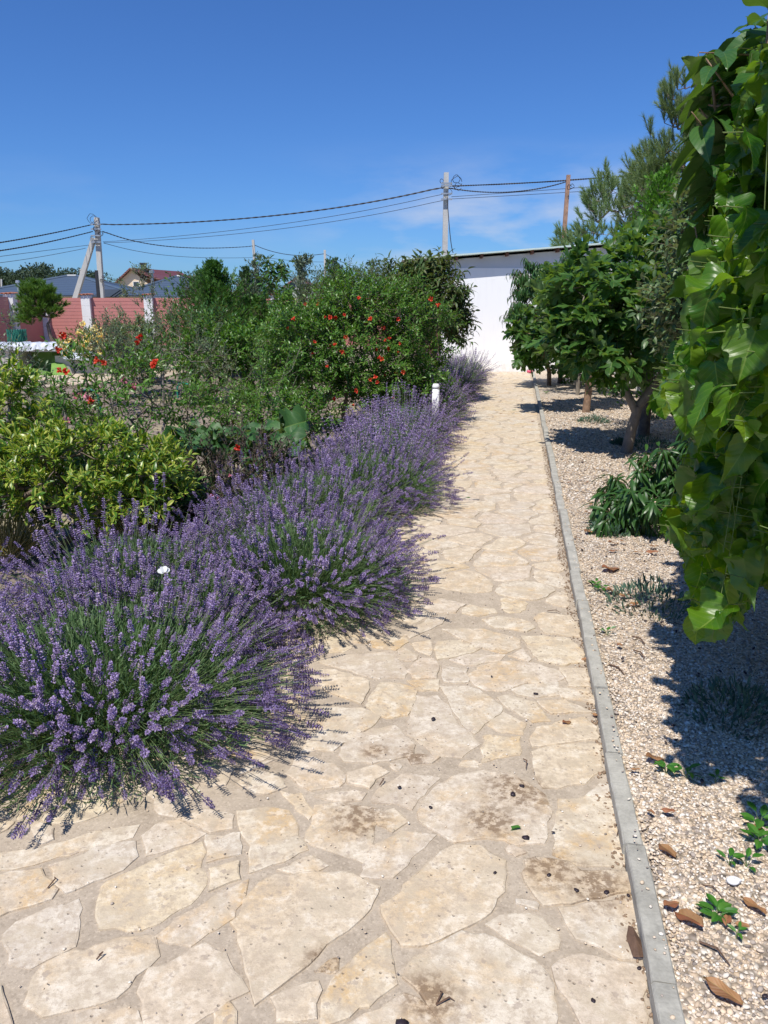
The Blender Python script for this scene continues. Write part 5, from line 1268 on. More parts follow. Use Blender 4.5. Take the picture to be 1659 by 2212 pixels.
for i, (px, py, sz, n, lab) in enumerate([(1440,1672,.05,7,'green seedling at the lower edge of the mulberry shadow'), (1483,1680,.05,6,'shaded green seedling inside the mulberry shadow edge'), (1545,1690,.04,5,'small seedling in shadow right of two others'), (1640,1785,.06,9,'leafy seedling half in shade at the right picture edge'), (1640,1826,.06,9,'seedling with open star leaves at the right picture edge'), (1575,1870,.04,4,'two-leaved seedling left of the snail shell'), (1612,1873,.045,5,'flat seedling above the snail shell'), (1545,1985,.055,10,'bushy seedling beside the large brown fallen leaf'), (1285,1270,.05,10,'sprawling weed against the kerb before the dark tuft'), (1298,1280,.05,8,'weed right of the kerb beneath a brown leaf'), (1312,1404-30,.04,5,'thin seedling alone on the sunny gravel'), (1268,870,.05,9,'weed at the foot of the trunk farthest back'), (1180,850,.07,10,'pale weed by the far end of the kerb'), (1590,2030,.03,4,'tiny seedling between fallen leaves at the lower right')]):
    g_ = G(px, py, .03); sz *= .75; t = thing('seedling', lab, 'seedling', g_, 'seedlings in the gravel'); rng = np.random.default_rng(90+i); a = np.arange(n)*2.4; q = np.array(g_)[None]+np.stack([np.cos(a)*sz*.5*rng.random(n), np.sin(a)*sz*.5*rng.random(n), .01+.03*rng.random(n)], 1)
    D = nrm(np.stack([np.cos(a), np.sin(a), np.full(n, .5)], 1)); s = rng.uniform(.8, 1.2, n)*sz; put_leaves(t, T_OV, q, basis(D, np.tile([0, 0, 1.], (n, 1))+rng.normal(0, .2, (n, 3))), np.stack([s, s, s], 1), M['seedling'], n)
    V, F = frusta(np.tile(np.array(g_), (n, 1)), q, .0012, .001, 3); link('stalks', npmesh('stalks', V, F, None, True, g_), M['lavstem'], t, True)

# ---------------------------------------------------------------- left bed
def flower_tpl(seed, np_=6):
    rng = np.random.default_rng(seed); V = []; F = []
    # calyx tube then crumpled petals
    m_ = 6
    for j, (y, r) in enumerate(((0, .12), (.35, .22), (.6, .3))):
        for k in range(m_): a = k/m_*6.283; V.append((r*math.cos(a), y, r*math.sin(a)))
    for j in range(2):
        for k in range(m_): a = j*m_+k; b = j*m_+(k+1) % m_; F += [(a, b, b+m_), (a, b+m_, a+m_)]
    for k in range(np_):
        a = k/np_*6.283+rng.random()*.4; n = len(V); r = rng.uniform(.4, .62); y = rng.uniform(.7, 1.05)
        c, s = math.cos(a), math.sin(a); t_ = .3
        V += [(.18*c, .5, .18*s), (r*c-t_*s, y-.1, r*s+t_*c), (r*1.15*c, y+.1, r*1.15*s), (r*c+t_*s, y-.15, r*s-t_*c), (r*.5*c, y+.12, r*.5*s)]
        F += [(n, n+1, n+4), (n+1, n+2, n+4), (n+2, n+3, n+4), (n+3, n, n+4)]
    return (np.array(V, float), np.array(F), np.zeros((len(V), 2)))
T_FLO = [flower_tpl(s) for s in range(3)]
def flowers(t, pts, size, m='red', name='flower', seed=0):
    rng = np.random.default_rng(seed); p = np.array([tuple(q) for q in pts]); n = len(p); D = nrm(rng.normal(0, .6, (n, 3))+[0, -.6, .2]); s = rng.uniform(*size, n)
    put_leaves(t, T_FLO, p, basis(D, rng.normal(size=(n, 3))), np.stack([s]*3, 1), M[m], n, name)
z1 = lambda x, y: ((0+x*1000/1659)*.548611, (800+y*1000/1659)*.548611)
z2 = lambda x, y: ((900+x*1000/1659)*.548611, (600+y*1000/1659)*.548611)
# big pomegranate
t, _, _ = plant('pomegranate_bush', 'large round pomegranate bush with many scarlet flowers beside the lavender', 'bush', (-.1, 10.8, 0),
  [((-.05, 10.8, 1.12), (1.0, .9, .80), 4), ((-.85, 10.5, .85), (.65, .6, .62), 2), ((.22, 11.1, 1.42), (.5, .5, .5), 1.3), ((-.5, 11.0, 1.6), (.5, .5, .4), 1), ((.1, 10.5, .6), (.7, .5, .4), 1.2), ((-1.2, 10.5, 1.05), (.4, .45, .45), 1.1)], 800,
  [stem((-.55, 10.4, 0), (-.5, 10.5, .8), .025, .018, 4, .03, 1), stem((-.1, 10.8, 0), (-.1, 10.8, .8), .03, .02, 4, .03, 2), stem((.2, 10.9, 0), (.3, 11, .9), .025, .018, 4, .03, 3)],
  T_LANS, 'pom', 'bark', 300, K=4, L=.26, nl=12, size=(.042, .068), seed=41, up=.35, spread=.6, wid=1.6, twr=.002)
ff = [z2(*q) for q in [(500,990),(592,1000),(432,1100),(640,1075),(668,1085),(703,1070),(756,1068),(848,962),(390,1160),(775,1197),(753,1220),(555,1245),(663,1252),(697,1268),(748,1300),(746,1325),(560,1318),(1030,1235),(1050,1228),(1050,1288),(1036,1282),(988,1325),(1008,1357),(1012,1160),(1130,1252),(650,1405),(753,1397),(575,1440),(935,1475),(950,1450),(1012,1455),(1105,1440),(1145,1430),(976,1500),(710,1612),(675,1610),(822,1565),(820,1640),(1055,1630),(1068,1605),(1333,962),(1353,990),(888,1110),(932,1098),(1098,1098),(1112,1308),(962,1285)]]
flowers(t, [P(a, b, 9.95+.35*math.sin(i*1.7)) for i, (a, b) in enumerate(ff)], (.028, .052), seed=2)
# smaller pomegranate, nearer left
t, _, _ = plant('pomegranate_bush', 'sprawling young pomegranate with scarlet flowers behind the variegated shrub', 'bush', (-2.15, 5.7, 0),
  [((-2.0, 5.6, .98), (.42, .4, .34), 3), ((-1.65, 5.7, 1.0), (.35, .35, .28), 1.6), ((-2.25, 5.5, .75), (.3, .3, .2), 1), ((-1.75, 5.6, .65), (.5, .4, .2), 1.4)], 95,
  [stem((-2.15, 5.7, 0), (-2.1, 5.6, .6), .016, .010, 4, .03, 1), stem((-2.1, 5.7, 0), (-1.8, 5.7, .6), .014, .010, 4, .03, 4)],
  T_OVAL4, 'pom', 'bark', 300, K=3, L=.22, nl=9, size=(.035, .055), seed=42, up=.3, spread=.7, twr=.0016)
flowers(t, [P(*z1(*q), 5.3) for q in [(405,870),(440,868),(408,952),(886,878),(905,900),(655,1030),(668,1045),(985,1040),(1022,1052),(1012,1078),(405,1105),(428,1120),(622,1290),(612,1300)]], (.030, .045), seed=3)
flowers(t, [P(1565*.6028*.548611, (1600+265*.6028)*.548611, 4.9), P(375*.6028*.548611, (1600+155*.6028)*.548611, 5.0)], (.03, .045), seed=5)
# variegated shrubs
vb = G(75, 1190)
plant('variegated_shrub', 'wide yellow and green variegated shrub above the lavender at the left', 'shrub', (vb.x, vb.y, 0),
  [((-1.95, 4.65, .63), (.62, .45, .24), 4), ((-1.45, 4.7, .58), (.22, .35, .20), 1.2), ((-2.45, 4.6, .60), (.4, .4, .26), 2), ((-1.7, 4.5, .44), (.35, .3, .12), 1)], 330,
  [stem((vb.x, vb.y, 0), (-2.1, 4.8, .32), .032, .022, 3, .02, 1), stem((vb.x+.12, vb.y-.02, 0), (-1.8, 4.8, .35), .028, .018, 3, .02, 2), stem((vb.x-.25, vb.y, 0), (-2.5, 4.8, .35), .026, .018, 3, .02, 3)],
  T_OVAL4, 'varieg', 'bark', 300, K=3, L=.10, nl=7, size=(.04, .065), seed=43, up=.9, spread=.55, wid=1.1, rt=.015, tip=.003, lup=.35)
plant('variegated_shrub', 'smaller variegated shrub branch cut by the left picture edge', 'shrub', (-2.6, 5.3, 0),
  [((-2.55, 5.0, 1.02), (.28, .3, .24), 2), ((-2.45, 5.0, .85), (.25, .3, .15), 1)], 70,
  [stem((-2.6, 5.3, 0), (-2.6, 5.1, .7), .02, .014, 3)], T_OVAL4, 'varieg', 'bark', 200, K=3, L=.12, nl=7, size=(.045, .07), seed=44, up=.9, spread=.5, wid=1.1)
plant('shade_filler_shrub', 'added dark green shrub standing in for the shade behind the variegated shrub', 'shrub', (-2.2, 5.3, 0),  # dark filler added where the canopy above leaves only shade
  [((-2.2, 5.3, .28), (.75, .3, .22), 3), ((-1.5, 5.2, .3), (.3, .3, .2), 1), ((-1.9, 5.7, .2), (.6, .3, .15), 1)], 200, [stem((-2.2, 5.3, 0), (-2.2, 5.3, .1), .02, .015, 2)], T_LANS, 'hazel', 'bark', 0, K=3, L=.14, nl=9, size=(.04, .07), seed=144, up=.7, wid=1.6)
# squash plant
sq = G(520, 975); rng = np.random.default_rng(45); t = thing('squash_plant', 'plant with huge lobed leaves behind the lavender', 'plant', (-1.25, 6.6, 0))
pts = []; D = []; S = []; mb = MB()
for i in range(46):
    x = rng.uniform(-1.9, -.72); y = rng.uniform(6.2, 7.3); h = rng.uniform(.32, .58); b = (x*.7-.4, y, 0); p = (x, y, h); mb.tube([b, ((b[0]+x)/2, y, h*.7), p], [.010, .008, .005], 5)
    a = rng.uniform(-2.9, -.3) if i % 3 else rng.uniform(0, 6.28); pts.append(p); D.append((math.cos(a), math.sin(a), rng.uniform(-.5, .25))); S.append(rng.uniform(.18, .29))
S = np.array(S); put_leaves(t, T_SQ, np.array(pts), basis(np.array(D), np.array([0, -.35, 1.])+rng.normal(0, .25, (46, 3))), np.stack([S, S, S], 1), M['squash'], 46); mb.build('stalks', M['lavstem'], t, True)
# wine-red shrub with pink flowers, dry grass
t, _, _ = plant('wine_red_shrub', 'dark wine-red shrub with tiny pink flowers behind the lavender', 'shrub', (-1.35, 5.45, 0),
  [((-1.35, 5.35, .32), (.42, .3, .28), 3), ((-1.0, 5.6, .50), (.30, .3, .2), 1.4)], 150, [stem((-1.35, 5.4, 0), (-1.35, 5.4, .1), .01, .008, 2)], T_LANS, 'wine', 'bark', 200, K=3, L=.16, nl=9, size=(.028, .045), seed=46, up=1.0, spread=.4, wid=1.3)
z4 = lambda x, y: (x*.6028*.548611, (1600+y*.6028)*.548611)
flowers(t, [P(*z4(*q), 4.9) for q in [(1495,440),(1190,610),(1300,670),(1420,590),(1510,630),(1325,770),(1380,570),(935,560)]], (.018, .028), 'pink', seed=6)
for i, (px, py, r, lab) in enumerate([(310,1195,.12,'dry straw-coloured grass tuft behind the middle lavender bush'), (12,1215,.16,'dry straw-coloured grass tuft under the variegated shrub at the left edge'), (262,1180,.10,'small dry grass tuft left of the wine-red shrub')]):
    g_ = G(px, py); tuft(lab, g_.x, g_.y, r, .1, 500, 'straw', 100+i, 'grass', 'dry_grass', T_LV, (.15, .36), .25)

# dark-leaved tree by the shed
plant('cherry_laurel', 'dark tree with upright folded leaves between the pomegranate and the white wall', 'tree', (.85, 13.4, 0),
  [((.85, 13.3, 1.75), (.50, .5, .58), 3), ((.60, 13.2, 2.05), (.25, .3, .25), .7), ((1.08, 13.3, 1.35), (.25, .3, .45), 1), ((.4, 13.2, 1.9), (.35, .4, .4), 1.2)], 210,
  [stem((.85, 13.4, 0), (.85, 13.4, 1.2), .05, .03, 5, .03, 2)], [oval(.36, 5, .7, .45), oval(.34, 5, .5, .8)], 'photinia', 'bark', 300, K=3, L=.26, nl=9, size=(.09, .13), seed=47, up=.5, spread=.5, droop=.1, lup=.1, twr=.003)
# mixed tall shrubs behind the pomegranate
plant('pale_twig_shrub', 'loose shrub with pale upright twigs rising behind the big pomegranate', 'shrub', (-.7, 14.5, 0),
  [((-.55, 14.5, 1.55), (.85, .5, .65), 3), ((-.15, 14.6, 1.85), (.5, .4, .32), 1), ((-1.0, 14.4, 1.65), (.3, .3, .35), .6)], 210, [stem((-.7, 14.5, 0), (-.7, 14.5, .9), .03, .02, 3)], T_LANS, 'photinia', 'bark', 60, K=3, L=.34, nl=10, size=(.05, .08), seed=48, up=1.0, spread=.35)
plant('drooping_sapling', 'thin sapling with hanging leaves above the thuja trees', 'sapling', (-2.55, 17.5, 0),
  [((-2.4, 17.5, 2.15), (.3, .3, .42), 2), ((-2.5, 17.5, 1.4), (.35, .3, .5), 1)], 32, [stem((-2.55, 17.5, 0), (-2.4, 17.5, 1.9), .03, .012, 6, .03, 2)], T_OV, 'hazel', 'bark', 60, K=3, L=.25, nl=5, size=(.10, .15), seed=49, up=.2, droop=.7)
spire('thuja_tree', 'broad green thuja tree in front of the red fence', -3.95, 18.6, 2.75, 1.15, 'thuja', 52, 15000, (.09, .15), .1, .85)
spire('thuja_tree', 'second thuja tree, narrow, left of the sapling with hanging leaves', -3.7, 21.5, 2.75, .5, 'thuja_dark', 53, 5000, (.08, .13), .1, .6)
spire('thuja_tree', 'low wide thuja spreading between the two taller ones', -3.1, 19.2, 1.85, 1.1, 'thuja', 54, 9000, (.09, .15), .1, .7)
spire('thuja_tree', 'narrow thuja just left of the broad green one', -4.9, 22.0, 2.5, .5, 'thuja_dark', 57, 2200, (.09, .14), .1, .7)
spire('grey_conifer', 'sparse grey-green conifer with a bent top', -3.2, 20.5, 2.95, .42, 'greycon', 55, 1600, (.09, .15), 1.2, .8, rough=.6)
spire('cypress_tree', 'slim dark columnar cypress behind the pale twig shrub', -1.25, 19.5, 2.85, .3, 'thuja_dark', 56, 4500, (.08, .12), .1, .35)
spire('grey_conifer', 'fluffy grey-green conifer between the sapling and the slim cypress', -1.9, 18.8, 2.85, .55, 'greycon', 58, 2600, (.09, .14), .8, .6, rough=.5)
plant('rose_bush', 'light green bush with pale leaves in front of the broad thuja', 'bush', (-4.0, 15.5, 0),
  [((-3.9, 15.5, .95), (.5, .4, .45), 2), ((-3.3, 15.3, 1.2), (.3, .3, .3), 1)], 110, [stem((-4, 15.5, 0), (-4, 15.5, .5), .02, .015, 2)], T_OVAL4, 'hazel', 'bark', 40, K=3, L=.3, nl=7, size=(.06, .10), seed=59, up=.6)
plant('green_bush', 'dense mid-green bush left of the big pomegranate', 'bush', (-2.3, 13.6, 0),
  [((-2.2, 13.6, .75), (.55, .5, .55), 3), ((-1.6, 13.8, 1.25), (.5, .5, .5), 2)], 210, [stem((-2.3, 13.6, 0), (-2.3, 13.6, .4), .03, .02, 2)], T_LANS, 'pom', 'bark', 120, K=4, L=.24, nl=10, size=(.06, .10), seed=60, up=.6, wid=1.5)
# olives and thin saplings
def olive(label, x, y, ells, nT, seed, K=4, size=(.035, .055), tr=.02, name='olive_sapling', m='olive', L=.28, nl=9, wid=1.8, up=.9, cat='sapling', nobj=0):
    return plant(name, label, cat, (x, y, 0), ells, nT, [stem((x, y, 0), (ells[0][0][0], ells[0][0][1], max(ells[0][0][2]-ells[0][1][2]*.4, .2)), tr, tr*.5, 4, .03, seed)], T_LANS, m, 'bark_pale', nobj, K=K, L=L, nl=nl, size=size, seed=seed, up=up, spread=.45, wid=wid, twr=.0022)
olive('silvery olive sapling cut by the left picture edge', -3.85, 7.9, [((-3.85, 7.9, 1.05), (.22, .25, .42)), ((-3.7, 7.9, .7), (.2, .2, .3))], 34, 201, nobj=120)
olive('silvery olive sapling in front of the concrete planter', -4.25, 12.0, [((-4.2, 12, .95), (.32, .3, .45))], 40, 202, nobj=60)
olive('greyish twiggy olive tree in front of the red fence', -6.1, 20, [((-6.1, 20, 1.35), (.75, .6, .75)), ((-5.6, 20, 1.0), (.7, .5, .5)), ((-6.0, 20, 2.2), (.3, .3, .35), .4)], 67, 203, size=(.05, .08), tr=.04, cat='tree', name='olive_tree')
olive('reddish twiggy shrub against the last sunlit fence panel', -5.1, 21, [((-5.0, 21, 1.6), (.3, .3, .5))], 26, 204, m='wine', name='twiggy_shrub', cat='shrub', size=(.04, .07))
olive('wispy olive sapling behind the scarlet flowers', -3.3, 11.5, [((-3.25, 11.5, 1.15), (.6, .4, .35)), ((-2.6, 11.5, .95), (.4, .3, .3))], 30, 205, size=(.035, .055))
olive('small olive sapling in the middle of the bare bed', -2.75, 9.6, [((-2.75, 9.6, .62), (.45, .35, .35))], 18, 206, nobj=60)
olive('small sparse sapling left of the big pomegranate', -1.35, 8.6, [((-1.3, 8.6, .65), (.38, .3, .45))], 23, 208, m='pom', wid=1.6, name='shrub_sapling')
olive('thin dark sapling at the left of the bare bed', -4.1, 9.0, [((-4.1, 9.0, .35), (.3, .3, .25))], 16, 209, m='pom', wid=1.6, name='shrub_sapling')
olive('young pomegranate shoot between the bed and the big pomegranate', -1.55, 11.6, [((-1.5, 11.6, .75), (.45, .35, .45))], 27, 210, m='pom', wid=1.7, name='pomegranate_shoot')
olive('low green sapling in front of the far paving strip', -2.4, 12.3, [((-2.4, 12.3, .45), (.6, .4, .3))], 25, 211, m='weed', wid=1.6, name='shrub_sapling')
for i, (x_, y_, ell, n_, m_, lab) in enumerate([
  (-3.0, 13.0, [((-3.0, 13.6, .75), (.55, .4, .6), 3)], 120, 'pom', 'dense green shrub in front of the broad thuja'),
  (-1.9, 9.9, [((-1.9, 9.9, .30), (.35, .3, .25), 2)], 50, 'pom', 'leafy green shrub at the left foot of the big pomegranate'),
  (-4.6, 14.6, [((-4.6, 14.6, .8), (.6, .5, .6), 2)], 120, 'silver', 'grey-green shrub behind the young pomegranate flowers'),
  (-2.6, 6.7, [((-2.5, 6.7, .38), (.35, .3, .28), 2)], 70, 'pom', 'small glossy shrub under the young pomegranate'),
  (-1.0, 7.7, [((-.95, 7.7, .42), (.4, .35, .35), 2)], 90, 'pom', 'small green shrub just behind the huge squash leaves'),
  (-5.6, 17.2, [((-5.5, 17.2, .7), (.6, .4, .6), 2)], 100, 'silver', 'grey-green shrub at the right end of the concrete planter')]):
    plant('green_shrub', lab, 'shrub', (x_, y_, 0), ell, n_, [stem((x_, y_, 0), (x_, y_, .2), .02, .014, 2)], [oval(.42, 3, .4, .3)], m_, 'bark', 60, K=3, L=.17, nl=9, size=(.04, .065) if y_ < 10 else (.06, .09), seed=500+i, up=.6, spread=.6)
# ground cover
rng = np.random.default_rng(77); n = 8000; x = rng.uniform(-7.5, .2, n); y = rng.uniform(5.4, 15.5, n); cl = np.sin(x*2.3+np.cos(y*1.7)*2)+np.sin(y*1.9-x); k = (cl > .1+rng.random(n)*.9) & (x < K(y)-1.6) & ~((x < -5.2) & (y > 14)); x, y = x[k], y[k]; n = len(x)
p = np.stack([x, y, rng.random(n)**2*.16], 1); D = nrm(rng.normal(0, .6, (n, 3))+[0, 0, .8]); s = rng.uniform(.03, .07, n); V, F, U = stamp(T_OVAL4[0], p, basis(D, rng.normal(size=(n, 3))), np.stack([s, s, s], 1))
o = link('ground_cover', npmesh('ground_cover', V, F, U, True), M['weed']); tag(o, 'patchy low weeds covering the bare soil behind the lavender', 'weeds'); o['kind'] = 'stuff'
n = 5000; x = rng.uniform(-8, .2, n); y = rng.uniform(5.5, 15, n); s = rng.uniform(.006, .028, n); V, F, _ = stamp((icoV, icoF, None), np.stack([x, y, .0+s*.2], 1), rot_rand(n), np.stack([s, s*.8, s*.6], 1))
o = link('soil_clods', npmesh('soil_clods', V, F, None, False), M['soil']); tag(o, 'crumbly clods of dry soil strewn over the bare bed', 'soil clods'); o['kind'] = 'stuff'
for i, (px, py, lab) in enumerate([(420,770,'rosemary-like fluffy green bush in the middle of the bed'), (530,845,'fluffy dark green clump left of the big pomegranate'), (425,850,'fluffy green clump beside the green hose hoop'), (120,880,'grey-green clump behind the variegated shrub')]):
    g_ = G(px, py+30); tuft(lab, g_.x, g_.y, .26, .34, 900, 'pom', 110+i, 'bush', 'fluffy_bush', T_LV, (.06, .11), 1.8)
t = thing('stonecrop_patch', 'patch of flat pink stonecrop flower heads under the young pomegranate', 'flowers', (-3.2, 7.6, 0)); pts = [P(*z1(*q), 7.6) for q in [(520,1245),(560,1240),(600,1235),(780,1165),(850,1200),(870,1215),(670,1232),(580,1278),(450,1418)]]
for q in pts: q.z = max(q.z, .12)
flowers(t, pts, (.05, .08), 'pink', 'flower_head', 8)
# trumpet flowers
for i, (cx_, cy_, lab) in enumerate([(640,885,'bush with pale yellow trumpet flowers left of the white pillar foot'), (535,890,'yellow and orange trumpet flower bush left of the paler one')]):
    Q = P(*z1(cx_, cy_), 13+i); t, _, _ = plant('trumpet_bush', lab, 'flowering bush', (Q.x, Q.y, 0), [((Q.x, Q.y, Q.z-.12), (.3, .25, .25))], 30, [stem((Q.x, Q.y, 0), (Q.x, Q.y, Q.z-.3), .02, .012, 3)], T_OVAL4, 'weed', 'bark', 0, K=3, L=.2, nl=6, size=(.05, .08), seed=120+i)
    r_ = random.Random(i); flowers(t, [Q+Vector((r_.uniform(-.27, .27), -.3+r_.uniform(-.1, .1), r_.uniform(-.22, .2))) for _ in range(26 if i == 0 else 12)], (.07, .11), 'yellow', seed=9+i)
# round pine at the left
pine('pine_tree', 'small round-headed pine before the shaded fence at the left', (-10.3, 24, 0),
  [((-10.45, 24, 1.75), (.55, .5, .48), 3), ((-10.1, 24, 1.65), (.42, .4, .42), 2), ((-10.8, 24, 1.35), (.3, .3, .3), 1), ((-10.35, 24, 2.0), (.35, .3, .28), 1)], 170, [stem((-9.95, 24, 0), (-10.2, 24, 1.1), .07, .05, 3, .03, 2)], 'pine_green', 63, 80, .12, 2.4, 4, .20, .8, rt=.03)

# planter, board, mesh roll, bin
M['conc2'] = plain('grey_concrete', (.42, .40, .37), .9, .15, 3, .3, .006)
M['green'] = plain('green_board', (.16, .30, .06), .6, .2, 4, .2, .004)
M['wrap'] = plain('plastic_wrap', (.62, .66, .72), .25, .25, 9, .9, .03, .6)
M['mesh'] = plain('green_mesh', (.02, .16, .12), .6, .5, 60, .6, .01)
M['hose'] = plain('green_hose', (.02, .22, .14), .4, .1, 10, 0, .001)
pa = G(98, 812); t = thing('concrete_planter', 'long grey concrete planter with an open bay and plastic-wrapped rim', 'planter', (pa.x, pa.y, 0)); y0 = pa.y
xa = P(28, 812, y0).x; xb = P(46, 812, y0).x; xc = P(96, 812, y0).x; xd = P(290, 812, y0).x; zt = P(98, 742, y0).z; zm = P(98, 760, y0).z
MB().box(xa-.6, y0, 0, xb, y0+.9, zm).build('end_wall', M['conc2'], t); MB().box(xc+.25, y0+.12, 0, xd, y0+.95, zm-.1).build('side_wall', M['conc2'], t)
MB().box(xa-.7, y0-.06, zm+.002, xc+.45, y0+1.0, zt-.06).build('lintel', M['conc2'], t); MB().box(xb, y0+.7, 0, xc+.25, y0+.8, zm).build('back_wall', M['green'], t)
b = MB(); rng_ = random.Random(2); n = 60; V = []
for i in range(n+1):
    x = xa-.7+(xd+.1-xa+.7)*i/n; zz = zt-.06 if x < xc+.5 else zt-.28
    for yy, dz in ((-.09, -.09), (-.10, .02), (-.02, .07), (.3, .06), (.6, .05)): V.append((x, y0+yy+rng_.uniform(-.03, .03), zz+dz+rng_.uniform(-.035, .035)))
F = [(i*5+k, (i+1)*5+k, (i+1)*5+k+1, i*5+k+1) for i in range(n) for k in range(4)]
link('plastic_cover', pymesh('plastic_cover', V, F, False, parent_loc(t)), M['wrap'], t)
t2 = thing('green_board', 'bright green board leaning out of the planter bay', 'board', (xb+.1, y0-.1, 0))
slabv = [(xb+.62, y0+.45, zm-.02), (xb+.70, y0+.45, zm-.02), (xc+.75, y0-.25, .03), (xc+.3, y0-.35, .03)]
MB().add([(v[0], v[1], v[2]) for v in slabv]+[(v[0]+.03, v[1]+.03, v[2]-.02) for v in slabv], [(0,1,2,3),(7,6,5,4),(0,4,5,1),(1,5,6,2),(2,6,7,3),(3,7,4,0)]).build('panel', M['green'], t2)
MB().obox((xb+.45, y0-.15, .12), Vector((.42, -.1, -.08)), Vector((.03, .16, 0)), Vector((0, 0, .02))).build('loose_slat', M['green'], t2)
q = P(38, 736, 21); t3 = thing('mesh_roll', 'roll of dark green wire mesh standing behind the planter', 'wire mesh', (q.x, 21, 0)); zt3 = P(38, 711, 21).z
b = MB()
for k in range(24):
    a = 2*math.pi*k/24
    for s in (1, -1): b.tube([(q.x+.24*math.cos(a+s*f*1.3), 21+.24*math.sin(a+s*f*1.3), f*zt3) for f in (0, .25, .5, .75, 1)], .008, 3, False)
b.tube([(q.x+.20*math.cos(a_), 21+.20*math.sin(a_), 0.0+zt3*.0) for a_ in (0, .01)], .01, 3); b.build('wire_net', M['mesh'], t3)
MB().tube([(q.x, 21, 0), (q.x, 21, zt3-.02)], .19, 14).build('core', M['mesh'], t3)
r_ = random.Random(4)
for i, (px, py, s, lab) in enumerate([(400,795,.17,'largest of the whitewashed rocks edging the far paving'), (445,800,.14,'middle whitewashed rock edging the far paving'), (420,812,.11,'smallest whitewashed rock edging the far paving')]):
    g_ = G(px, py); V = icoV*np.array([s, s*.7, s*.7])*(1+RNG.normal(0, .08, (12, 1))); o = link('white_rock', npmesh('white_rock', V, icoF), M['pillar']); o.location = (g_.x, g_.y, s*.5); tag(o, lab, 'rock', 'white rocks')
# hose hoops, stakes
t = MB().tube([P(*z1(*q), 8.6) for q in [(1163,1272),(1158,1235),(1160,1200),(1172,1180),(1190,1175),(1215,1180),(1235,1184)]], .010, 6).build('hose_hoop', M['hose'], None); tag(t, 'bright green hose hoop arching over the middle of the bed', 'hose')
t = MB().tube([P(*z1(*q), 6.6) for q in [(548,1228),(560,1217),(590,1216),(625,1235),(645,1275),(655,1330),(662,1392)]], .010, 6).build('hose_hoop', M['hose'], None); tag(t, 'bright green hose hoop under the young pomegranate flowers', 'hose')
for q0, q1, Y, lab in [((393,1125),(396,1230),8.2,'thin grey stake under the left scarlet flowers'), ((630,1290),(640,1385),6.5,'thin grey stake beside the left green hose hoop'), ((425,1350),(423,1385),7.0,'short dark stake low in the bare bed')]:
    a = P(*z1(*q0), Y); b_ = P(*z1(*q1), Y); b_.z = 0
    o = MB().tube([b_, (a+b_)/2, a], [.014, .013, .012], 6).build('stake', M['bark_pale'], None); tag(o, lab, 'stake')
# white garden post, pink ball, butterfly
wp = P(941, 866, 10.0); t = thing('garden_post', 'short white rounded post standing in the lavender', 'garden post', (wp.x, 10.0, 0)); zt = P(941, 834, 10.0).z
MB().tube([(wp.x, 10.0, 0), (wp.x, 10.0, zt-.03)], .047, 14).build('post', M['pillar'], t, True); MB().tube([(wp.x, 10.0, zt-.028), (wp.x, 10.0, zt), (wp.x, 10.0, zt+.03)], [.050, .047, .034], 14).build('cap', M['pillar'], t, True)
g_ = G(1143, 806); V, F = icoV*.07, icoF; o = link('pink_bucket', npmesh('pink_bucket', V*[1.3, .9, .7], F, None, True), plain('pink_plastic', (.6, .08, .16), .5)); o.location = (g_.x, g_.y-.1, .05); tag(o, 'small crumpled pink item at the far end of the kerb', 'litter')
bf = P(355, 1238, 3.1); t = thing('butterfly', 'small white butterfly resting on the lavender', 'butterfly', bf)
wing = blade([(0,0),(.45,.1),(.8,.5),(.75,.85),(.4,1.0),(.1,.9),(0,.8)], 1, .2, .1)
for s in (-.35, .35):
    me = npmesh('wing', wing[0]*.028, wing[1], wing[2]); o = link('wing', me, M['white'], t); o.rotation_euler = (1.0, s, .5)
MB().tube([(bf.x-.012, bf.y, bf.z), (bf.x+.012, bf.y, bf.z+.004)], [.0015, .001], 5).build('body', M['twigdead'], t)

